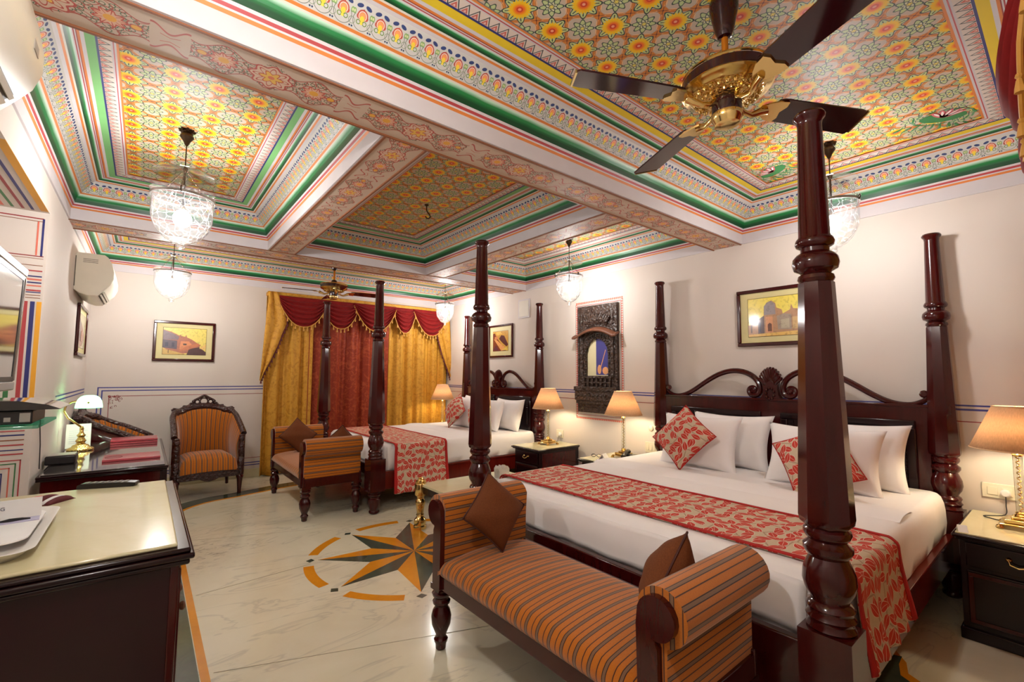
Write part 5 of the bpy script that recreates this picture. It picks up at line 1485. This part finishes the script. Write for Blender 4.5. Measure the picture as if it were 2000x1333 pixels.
# ================================================================== AIR CONDITIONERS
def make_ac(y0, y1, zo, label, k=1.0):
    t = thing('air_conditioner', label, 'air conditioner', (XL, (y0+y1)/2, zo))
    h = (y1-y0)/2
    pr = [(0.0, 0.0), (0.0, 0.32), (0.02, 0.335), (0.19, 0.335), (0.215, 0.315), (0.245, 0.26), (0.262, 0.18), (0.262, 0.12), (0.24, 0.06), (0.20, 0.01), (0.155, -0.045), (0.10, -0.05), (0.04, -0.03)]
    pr = [(a*k, b_) for a, b_ in pr]
    b = MB(); b.prism(pr, lambda a, b_, c_: (a, c_, b_), -h+0.012, h-0.012); b.build('casing', 'ac_cream', t, bevel=0.004, ang=40)
    for s_ in (-1, 1):
        b = MB(); q = [(a*0.985+0.001, z*0.985+0.002) for a, z in pr]; b.prism(q, lambda a, b_, c_: (a, c_, b_), s_*h-0.012 if s_ > 0 else -h, s_*h if s_ > 0 else -h+0.012)
        b.build('end_cap', 'ac_cream', t, bevel=0.008)
    bx(-0.0, 0.006, -h-0.006, h+0.006, 0.03, 0.30).build('back_plate', 'ac_dark', t)
    lv = MB()
    dirv = Vector((0.105*k, 0, 0.11)).normalized(); nn = Vector((0.70, 0, -0.71))
    c0 = Vector((0.155*k, 0, -0.045))
    def q_(a, d): return c0+dirv*a+nn*d
    vt = MB()
    vt.add([tuple(q_(0.01, 0.0015)+Vector((0, -h+0.06, 0))), tuple(q_(0.01, 0.0015)+Vector((0, h-0.06, 0))), tuple(q_(0.068, 0.0015)+Vector((0, h-0.06, 0))), tuple(q_(0.068, 0.0015)+Vector((0, -h+0.06, 0)))], [(0, 1, 2, 3)])
    sl = vt.build('air_slot', 'ac_dark', t, smooth=False)
    for i in range(2):
        vn_ = MB(); a = 0.022+0.026*i
        p = [q_(a, 0.001), q_(a, 0.008), q_(a+0.014, 0.010), q_(a+0.014, 0.001)]
        vn_.prism([(0, 0)]*0 or [(k.x, k.z) for k in p], lambda a_, b_, c_: (a_, c_, b_), -h+0.06, h-0.06)
        vn_.build('louvre', 'ac_cream', sl)
    for i in range(14):
        pass
    gr = MB()
    for i in range(22):
        yy = -h+0.09+i*0.017
        if yy > h-0.1: break
        kk = q_(0.012, 0.002); gr.box(kk.x, kk.x+0.004, yy, yy+0.004, kk.z-0.002, kk.z+0.02)
    gr.build('grille', 'ac_dark', sl)
    ve = MB()
    for i in range(3): ve.box(0.05+0.0, 0.15, -h-0.001, -h+0.001, 0.25+0.014*i, 0.254+0.014*i)
    ve.build('end_vents', 'ac_dark', t, smooth=False)
    MB().box(0.256*k, 0.264*k, h-0.16, h-0.10, 0.12, 0.15).build('display', 'grey_plastic', t)
    return t
make_ac(1.15, 2.02, 2.225, 'cream split air conditioner at the top left corner, nearest the camera', 0.87)
make_ac(5.50, 6.30, 2.135, 'cream split air conditioner on the left wall near the far corner')

# ================================================================== TELEVISION, SHELF, BOX
t = thing('television', 'flat television with a silver frame mounted at the left edge', 'television', (-0.40, 2.235, 1.335), 0)
T_ = Matrix.Rotation(math.radians(1.5), 4, 'Y')
MB().box(-0.055, 0.0, -0.365, 0.365, 0.0, 0.465, T=T_).build('casing', 'black_plastic', t, bevel=0.006)
fr = MB()
for a in ((-0.37, 0.37, 0.44, 0.475), (-0.37, 0.37, -0.005, 0.03), (-0.37, -0.345, 0.03, 0.44), (0.345, 0.37, 0.03, 0.44)): fr.box(-0.03, 0.006, *a, None, T_)
fr.build('silver_frame', 'silver', t, bevel=0.006)
ib = MB()
for a in ((-0.345, 0.345, 0.422, 0.44), (-0.345, 0.345, 0.03, 0.048), (-0.345, -0.325, 0.048, 0.422), (0.322, 0.345, 0.048, 0.422)): ib.box(0.0, 0.004, *a, None, T_)
ib.build('black_bezel', 'black_plastic', t)
MB().box(0.0, 0.0025, -0.326, 0.324, 0.046, 0.424, T=T_).build('screen', 'tv_screen', t, smooth=False)
MB().box(-0.40, -0.05, -0.05, 0.05, 0.18, 0.28).build('wall_bracket', 'black_plastic', t)
t = thing('glass_shelf', 'green-edged glass wall shelf below the television', 'shelf', (-0.85, 2.36, 1.215))
bx(0.0, 0.585, -0.20, 0.20, 0.0, 0.01).build('glass_plate', 'greenglass', t, bevel=0.002)
bx(0.0, 0.12, -0.05, 0.05, -0.03, -0.001).build('bracket', 'silver', t, bevel=0.004)
t = thing('set_top_box', 'glossy black set-top box on the glass shelf below the television', 'electronics', (-0.45, 2.33, 1.2255))
bx(-0.20, 0.165, -0.13, 0.12, 0.002, 0.048).build('body', 'black_plastic', t, bevel=0.004)
MB().prism([(-0.21, 0.048), (0.235, 0.050), (0.20, 0.066), (0.13, 0.080), (-0.21, 0.086)], lambda a, b_, c_: (a, c_, b_), -0.145, 0.13).build('glossy_lid', 'black_gloss', t, bevel=0.006)
vt = MB()
for i in range(16):
    for j in range(2): vt.box(-0.19+i*0.016, -0.181+i*0.016, -0.1315, -0.13, 0.010+j*0.018, 0.022+j*0.018)
vt.build('vents', 'ac_dark', t)
bx(0.10, 0.115, -0.133, -0.13, 0.012, 0.026).build('port', 'grey_plastic', t)
bx(0.135, 0.160, -0.133, -0.13, 0.01, 0.04).build('port', 'grey_plastic', t)
P3 = [(-0.50, 4.10, 1.15), (-0.505, 4.15, 1.0), (-0.495, 4.2, 0.86), (-0.50, 4.22, 0.76), (-0.505, 4.22, 0.72)]
tag(MB().tube([(XL+0.006, 4.30, 1.16), (XL+0.006, 4.31, 1.05), (XL+0.008, 4.36, 0.92), (XL+0.006, 4.40, 0.80), (XL+0.006, 4.41, 0.752)], 0.003, 6).build('wall_cable', 'cord'), 'thin black cable running down the left wall behind the desk', 'cable')
t = thing('folded_paper', 'small folded white paper at the corner of the right bedside table', 'paper', (3.53, 0.44, 0.560), 0.3)
MB().prism([(-0.03, 0), (0.0, 0.032), (0.03, 0), (0.028, 0), (0.0, 0.028), (-0.028, 0)], lambda a, b_, c_: (a, c_, b_), -0.02, 0.02).build('paper_fold', 'paper', t, smooth=False)

# ================================================================== NEAR CONSOLE
t = thing('marble_top_console', 'dark mahogany console with a cream marble top at the lower left', 'console', (-0.312, 2.42, 0))
hx, y0, y1 = 0.468, -0.60, 0.60
bx(-hx+0.02, hx-0.045, y0+0.035, y1-0.035, 0.06, 0.79).build('body', 'dark_mahogany', t, bevel=0.003)
bx(-hx+0.0, hx-0.025, y0+0.02, y1-0.02, 0.0, 0.07).build('plinth', 'dark_wood', t, bevel=0.006)
m_ = MB(); m_.box(-hx, hx-0.012, y0+0.008, y1-0.008, 0.785, 0.803); m_.box(-hx, hx, y0, y1, 0.803, 0.822); m_.box(-hx, hx-0.010, y0+0.008, y1-0.008, 0.822, 0.838)
m_.build('top_moulding', 'dark_wood', t, bevel=0.006)
bx(-hx+0.005, hx-0.045, y0+0.035, y1-0.035, 0.838, 0.850).build('marble_top', 'marble_cream', t, bevel=0.005)
for k, (a, b_) in enumerate(((y0+0.06, -0.21), (-0.20, 0.20), (0.21, y1-0.06))):
    d_ = bx(hx-0.047, hx-0.030, a, b_, 0.10, 0.76).build('door', 'mahogany', t, bevel=0.004)
    MB().lathe([(0, 0.006), (0.012, 0.007), (0.016, 0.014), (0.024, 0.016), (0.030, 0.010)], 12, T=Matrix.Translation((hx-0.030, a+0.035 if k else a+0.20, 0.56)) @ Matrix.Rotation(PI/2, 4, 'Y')).build('knob', 'brown_eave', d_)
cor = MB()
cor.box(hx-0.062, hx-0.038, y0+0.028, y0+0.055, 0.08, 0.785); cor.build('corner_post', 'mahogany', t, bevel=0.005)
ZT = 0.850
# remote control
t = thing('remote_control', 'black remote control lying on the marble console top', 'remote control', (-0.108, 2.965, ZT), math.atan2(-0.075, 0.213))
MB().prism([(-0.11, 0), (0.105, 0), (0.113, 0.006), (0.113, 0.018), (0.08, 0.022), (-0.10, 0.024), (-0.113, 0.018), (-0.115, 0.005)], lambda a, b_, c_: (a, c_, b_), -0.024, 0.024).build('remote_body', 'black_plastic', t, bevel=0.004)
for i in range(7):
    for j in range(3):
        z_ = 0.0235-0.00022*i
        bx(-0.088+0.025*i, -0.076+0.025*i, -0.016+0.012*j, -0.008+0.012*j, z_, z_+0.0025).build('button', 'grey_plastic', t)
# white tray
t = thing('plastic_tray', 'white plastic serving tray on the marble console', 'tray', (-0.42, 2.24, ZT), 0)
def rrect(hw, hh, r, n=6):
    out = []
    for sx, sy, a0 in ((1, 1, 0), (-1, 1, PI/2), (-1, -1, PI), (1, -1, 3*PI/2)):
        for i in range(n+1):
            a = a0+PI/2*i/n; out.append((sx*(hw-r)+r*math.cos(a), sy*(hh-r)+r*math.sin(a)))
    return out
def rim(levels):
    b = MB(); v = []; f = []; N = None
    for (hw, hh, r, z) in levels:
        q = rrect(hw, hh, r); N = len(q); v += [(a, c, z) for a, c in q]
    for j in range(len(levels)-1):
        for i in range(N): k = (i+1) % N; f.append((j*N+i, j*N+k, (j+1)*N+k, (j+1)*N+i))
    f.append(tuple(range(N))[::-1]); f.append(tuple((len(levels)-1)*N+i for i in range(N)))
    b.add(v, f); return b
rim([(0.155, 0.27, 0.05, 0.0), (0.185, 0.30, 0.06, 0.030), (0.192, 0.306, 0.06, 0.030), (0.180, 0.294, 0.058, 0.028), (0.150, 0.265, 0.05, 0.006)]).build('tray_body', 'white', t, ang=50)
t = thing('service_folder', 'pale oval-cornered card folder lying in the white tray', 'folder', (-0.41, 2.27, ZT+0.030), 0.0)
rim([(0.150, 0.215, 0.06, 0.0), (0.150, 0.215, 0.06, 0.004), (0.148, 0.213, 0.06, 0.0055)]).build('cover', 'paper', t, ang=50)
t = thing('info_cards', 'small standing white information card leaning at the back of the tray', 'card', (-0.36, 2.36, ZT+0.0355), 0.1)
MB().prism([(0, 0), (0.004, 0), (0.03, 0.062), (0.026, 0.062)], lambda a, b_, c_: (c_, a, b_), -0.115, 0.095).build('card', 'paper', t, smooth=False)
bx(-0.04, 0.092, -0.062, -0.006, 0.0, 0.003).build('lavender_leaflet', 'lavender', t)
MB().tube([(-0.005, -0.04, 0.006), (0.02, -0.044, 0.008), (0.05, -0.038, 0.006), (0.07, -0.04, 0.005)], [0.002, 0.006, 0.005, 0.002], 6, flat=0.6).build('dark_clip', 'black_plastic', t)
def text(s_, size, parent, M_, mat, name='printed_text', ext=0.0003):
    cu = bpy.data.curves.new(name, 'FONT'); cu.body = s_; cu.size = size; cu.extrude = ext; cu.align_x = 'CENTER'
    tmp = bpy.data.objects.new(name, cu); COL.objects.link(tmp)
    dg = bpy.context.evaluated_depsgraph_get(); me = bpy.data.meshes.new_from_object(tmp.evaluated_get(dg))
    bpy.data.objects.remove(tmp); me.materials.clear(); me.materials.append(MAT[mat])
    o = bpy.data.objects.new(name, me); COL.objects.link(o); o.parent = parent; o.matrix_local = M_
    return o
text('SHOPPING', 0.017, t, Matrix.Translation((-0.035, 0.0105, 0.032)) @ Matrix.Rotation(math.radians(67), 4, 'X'), 'text_ink')
for i, (dx, dy, c_, a) in enumerate(((0, 0, 'red_pouch', 0.9), (0.03, 0.01, 'maroon_trim', 0.8), (0.062, -0.03, 'paper', 0.95), (0.078, -0.05, 'maroon_trim', 0.9))):
    if i == 0: plain('red_pouch', (190, 44, 34), 0.4)
    t = thing('sachet', ['bright red coffee sachet', 'dark maroon sachet beside the red one', 'white paper sachet', 'dark maroon sachet furthest right'][i]+' on the console behind the tray', 'sachet', (-0.335+dx, 2.80+dy, ZT), a, 'coffee sachets')
    b = MB(); b.grid(lambda u, v: (0.12*(u-0.5), 0.028*(v-0.5), 0.022*math.sin(PI*u)**0.5*math.sin(PI*v)+0.001), 10, 6); b.grid(lambda u, v: (0.12*(u-0.5), 0.028*(0.5-v), 0.0), 2, 2)
    b.build('sachet_body', c_, t, solid=0.001)
    bx(-0.062, -0.054, -0.014, 0.014, 0.0, 0.003).build('sealed_end', c_, t)

# ================================================================== WRITING DESK
t = thing('writing_desk', 'dark mahogany writing desk with a glass-covered top against the left wall', 'desk', (-0.168, 4.975, 0))
hx, hy = 0.334, 0.855
tp = MB(); tp.box(-hx, hx, -hy, hy, 0.722, 0.742); tp.box(-hx, hx-0.006, -hy+0.006, hy-0.006, 0.708, 0.722); tp.build('desk_top', 'dark_wood', t, bevel=0.005)
bx(-hx+0.02, hx-0.02, -hy+0.02, hy-0.02, 0.742, 0.749).build('glass_cover', 'desk_glass', t, bevel=0.002)
bx(-hx+0.02, hx-0.025, -hy+0.025, -hy+0.045, 0.02, 0.708).build('end_panel', 'mahogany', t, bevel=0.004)
bx(-hx+0.02, hx-0.025, hy-0.045, hy-0.025, 0.02, 0.708).build('end_panel', 'mahogany', t, bevel=0.004)
bx(hx-0.05, hx-0.03, -hy+0.045, hy-0.045, 0.58, 0.708).build('front_apron', 'mahogany', t, bevel=0.003)
for s_ in (-1, 1): bx(hx-0.045, hx-0.005, s_*(hy-0.035)-0.02, s_*(hy-0.035)+0.02, 0.0, 0.708).build('corner_post', 'dark_wood', t, bevel=0.006)
ZD = 0.749
t = thing('document_box', 'black oblong box at the near left corner of the writing desk', 'box', (-0.43, 4.60, ZD))
bx(-0.085, 0.075, -0.06, 0.10, 0.0, 0.062).build('box_body', 'black_plastic', t, bevel=0.010)
bx(-0.078, 0.068, -0.053, 0.093, 0.062, 0.066).build('grey_lid', 'grey_plastic', t, bevel=0.003)
for (cy, d_, lab, k) in ((4.60, 0.14, 'red leather folder lying at the front of the writing desk', 0), (5.62, 0.13, 'thicker red leather folders stacked at the back of the writing desk', 1)):
    t = thing('leather_folder', lab, 'folder', (-0.04, cy, ZD), 0.0, 'red folders on the desk')
    for q_ in range(1+k):
        z0 = q_*0.022
        b = MB(); b.prism([(-d_, z0), (d_-0.02, z0), (d_, z0+0.004), (d_, z0+0.014), (d_-0.02, z0+0.018), (-d_, z0+0.018)], lambda a, b_, c_: (c_, a, b_), -0.17, 0.165); b.build('cover', 'folder_red', t, bevel=0.003)
        bx(-0.16, 0.155, -d_+0.004, d_-0.01, z0+0.006, z0+0.0125).build('pages', 'paper', t)
    if not k:
        MB().tube([(-0.11+0.05*math.cos(2*PI*i/20), -0.03+0.05*math.sin(2*PI*i/20), 0.019) for i in range(21)], 0.0012, 5).build('embossed_ring', 'maroon_trim', t)
# banker lamp
t = thing('desk_lamp', 'lit brass banker lamp with a pale green glass shade on the desk', 'lamp', (-0.39, 5.28, ZD))
b = MB(); b.lathe([(0, 0.085), (0.012, 0.088), (0.022, 0.080), (0.03, 0.060), (0.045, 0.050), (0.052, 0.034), (0.065, 0.026), (0.08, 0.036), (0.095, 0.026), (0.11, 0.020), (0.125, 0.030), (0.14, 0.018), (0.16, 0.012), (0.18, 0.015), (0.20, 0.008)], 28); b.build('base', 'ornbrass', t)
nk = [(0, 0, 0.19), (-0.035, -0.01, 0.225), (-0.085, -0.02, 0.275), (-0.112, -0.025, 0.33), (-0.105, -0.02, 0.375), (-0.07, -0.01, 0.405), (-0.02, 0, 0.415), (0.03, 0, 0.408)]
MB().tube(nk, 0.008, 10).build('curved_neck', 'brass', t)
sh = MB()
def shf(u, v):
    a = PI*u; th = PI*0.5
    L = (v-0.5)*0.24; r = 0.075*math.sqrt(max(0.02, 1-(abs(2*v-1))**3.2))
    return (0.035+L*0.72, -0.0+L*(-0.0)-r*math.cos(a)*1.0, 0.352+r*1.45*math.sin(a)*0.98)
sh.grid(shf, 20, 22); sh.build('green_shade', 'jade_shade', t, solid=0.003)
MB().lathe([(-0.06, 0.010), (-0.05, 0.018), (0.05, 0.018), (0.06, 0.010)], 12, T=Matrix.Translation((0.035, 0, 0.385)) @ Matrix.Rotation(PI/2, 4, 'Y')).build('bulb', 'desk_light', t)
for s_ in (-1, 1): MB().lathe([(-0.008, 0.004), (0, 0.011), (0.008, 0.004)], 10, c=(0.035, s_*0.0-0.082 if s_ < 0 else 0.082, 0.40)).build('finial', 'brass', t)
t = thing('card_holder', 'white card leaning behind the brass desk lamp', 'card', (-0.42, 5.46, ZD), 0.1)
MB().prism([(0, 0), (0.006, 0), (0.066, 0.20), (0.060, 0.20)], lambda a, b_, c_: (c_, a, b_), -0.08, 0.08).build('card', 'paper', t, smooth=False)
pl_ = MB()
for i in range(7): pl_.box(-0.06, 0.06-0.02*(i % 3), -0.0, 0.0004, 0.04+0.018*i, 0.043+0.018*i, T=Matrix.Rotation(-0.29, 4, 'X') @ Matrix.Translation((0, -0.002, 0)))
pl_.build('printed_lines', 'lavender', t, smooth=False)

# ================================================================== ARMCHAIRS
def make_armchair(loc, rz, label):
    t = thing('carved_armchair', label, 'armchair', loc, rz)
    hw, hd = 0.31, 0.29
    # plan path from the front of one arm round the back to the other
    path = []
    for i in range(8): path.append((-hw+0.0-0.012*(1-i/8), -hd+0.05+(hd*1.1)*i/8))
    R_ = 0.20
    cxs = -hw+R_
    yb_ = hd-R_
    for i in range(9): a = PI-PI/2*i/8; path.append((cxs+R_*math.cos(a), yb_+R_*math.sin(a)))
    for i in range(1, 6): path.append((cxs+(-2*cxs)*i/6, hd))
    for i in range(9): a = PI/2-PI/2*i/8; path.append((-cxs+R_*math.cos(a), yb_+R_*math.sin(a)))
    for i in range(1, 9): path.append((hw+0.012*(i/8), -hd+0.05+(hd*1.1)*(1-i/8)))
    L = [0]
    for a, b_ in zip(path, path[1:]): L.append(L[-1]+math.dist(a, b_))
    N = len(path)-1
    def top(i):
        x, y = path[i]
        f_ = min(1, max(0, (y+hd-0.02)/(2*hd-0.08)))
        z = 0.66+0.27*f_**0.9
        if y > hd-0.02: z = 0.93+0.055*(1-(abs(x)/0.24)**2 if abs(x) < 0.24 else 0)
        return z
    def inner(u, v):
        i = round(u*N); x, y = path[i]
        zz = 0.33+(top(i)-0.33)*v
        k = 0.045*math.sin(PI*v)**0.7
        n_ = Vector((-x, -y+0.02)).normalized()
        lean = 0.03*(v-0.5)*(1 if y > 0 else 0)
        return (x+n_.x*k, y+n_.y*k+lean, zz)
    b = MB(); b.grid(inner, N, 12, None, lambda u, v: (L[round(u*N)]*1.15, v)); b.build('back_upholstery', 'striped_velvet', t, solid=0.03, ang=70)
    # outer shell
    b = MB(); b.grid(lambda u, v: (path[round(u*N)][0]*1.07, path[round(u*N)][1]*1.06+0.03*(v-0.5)*(1 if path[round(u*N)][1] > 0 else 0), 0.37+(top(round(u*N))-0.38)*v), N, 4, None, lambda u, v: (L[round(u*N)]*1.15, v)); b.build('outer_back', 'mahogany', t, solid=0.012, ang=70)
    rl = MB(); rl.tube([(path[i][0]*1.04, path[i][1]*1.03+(0.015 if path[i][1] > 0 else 0), top(i)+0.008) for i in range(N+1)], [0.031+(0.012 if path[i][1] > 0.2 else 0) for i in range(N+1)], 10); rl.build('carved_rail', 'carved', t)
    # crest with three round openings
    cr = MB(); n = 20; top_c = []
    fr_ = lambda a, b_, c_: (a, c_, b_)
    yb2 = hd+0.012
    out = [(-0.215, 0.965), (-0.20, 1.0), (-0.16, 0.995), (-0.13, 1.03), (-0.105, 1.035), (-0.095, 1.07), (-0.05, 1.095), (-0.02, 1.115), (0, 1.125), (0.02, 1.115), (0.05, 1.095), (0.095, 1.07), (0.105, 1.035), (0.13, 1.03), (0.16, 0.995), (0.20, 1.0), (0.215, 0.965)]
    # ring frames
    for cx_, cz_, r_ in ((0, 1.055, 0.040), (-0.068, 1.050, 0.024), (0.068, 1.050, 0.024)):
        cr.tube([(cx_+r_*math.cos(2*PI*i/18), yb2, cz_+r_*math.sin(2*PI*i/18)) for i in range(19)], 0.009, 8, up=(0, 1, 0))
    cr.tube([(a, yb2, z) for a, z in out], 0.016, 8, up=(0, 1, 0))
    cr.prism([(-0.235, 0.93), (0.235, 0.93), (0.20, 0.985), (0.12, 1.01), (0.05, 1.012), (-0.05, 1.012), (-0.12, 1.01), (-0.20, 0.985)], fr_, yb2-0.02, yb2+0.02)
    for s_ in (-1, 1):
        cr.prism([(s_*0.21, 0.93), (s_*0.31, 0.92), (s_*0.325, 0.965), (s_*0.30, 0.985), (s_*0.25, 0.975), (s_*0.21, 0.985)], fr_, yb2-0.04, yb2+0.015)
        cr.lathe([(-0.02, 0.01), (0, 0.022), (0.02, 0.01)], 10, c=(s_*0.105, yb2, 1.055))
    cr.build('crest', 'carved', t, bevel=0.004)
    # seat
    b = MB()
    def seat(u, v):
        a = 2*u-1; c_ = 2*v-1
        rx = (hw-0.025); ry = hd-0.02
        m_ = max(abs(a), abs(c_)); 
        e = max(0, 1-m_**4)
        return (a*rx*(1-0.04*(c_ > 0)*c_), c_*ry-0.03-0.02*(c_ < -0.8), 0.285+0.185*e**0.38+0.014*(1-a*a))
    b.grid(seat, 20, 18, None, lambda u, v: (u*0.72, v)); b.build('seat_cushion', 'striped_velvet', t, ang=80)
    sr = MB(); sr.box(-hw+0.01, hw-0.01, -hd-0.02, -hd+0.015, 0.215, 0.30); sr.box(-hw-0.005, -hw+0.02, -hd, hd-0.02, 0.215, 0.38); sr.box(hw-0.02, hw+0.005, -hd, hd-0.02, 0.215, 0.38); sr.box(-hw+0.02, hw-0.02, hd-0.03, hd, 0.215, 0.38)
    sr.prism([(-0.10, 0.22), (-0.05, 0.195), (0, 0.185), (0.05, 0.195), (0.10, 0.22)], lambda a, b_, c_: (a, c_, b_), -hd-0.02, -hd+0.0)
    sr.build('seat_rail', 'carved', t, bevel=0.005)
    bx(-hw+0.02, hw-0.02, -hd+0.015, hd-0.03, 0.24, 0.30).build('seat_deck', 'dark_wood', t)
    for s_ in (-1, 1):
        p = MB(); p.lathe([(0, 0.016), (0.01, 0.022), (0.03, 0.019), (0.14, 0.028), (0.18, 0.032), (0.19, 0.038), (0.205, 0.038), (0.22, 0.030)], 14, c=(s_*(hw-0.005), -hd+0.01, 0)); p.build('leg', 'mahogany', t)
        p = MB(); p.lathe([(0.215, 0.036), (0.40, 0.036), (0.42, 0.024), (0.45, 0.030), (0.50, 0.034), (0.56, 0.030), (0.60, 0.024), (0.615, 0.034), (0.64, 0.036), (0.655, 0.028), (0.672, 0.030), (0.685, 0.018)], 14, c=(s_*(hw+0.004), -hd+0.03, 0)); p.build('arm_post', 'carved', t)
        p = MB(); p.tube([(s_*(hw-0.03), hd-0.02, 0.24), (s_*(hw-0.03), hd, 0.13), (s_*(hw-0.02), hd+0.03, 0.018)], [0.026, 0.021, 0.018], 10); p.build('leg', 'mahogany', t)
    return t
make_armchair((0.605, 6.49, 0), 0.06, 'orange striped carved armchair facing the room against the far wall')
make_armchair((-0.165, 6.22, 0), math.radians(90)-0.05, 'orange striped carved armchair seen side-on behind the writing desk')
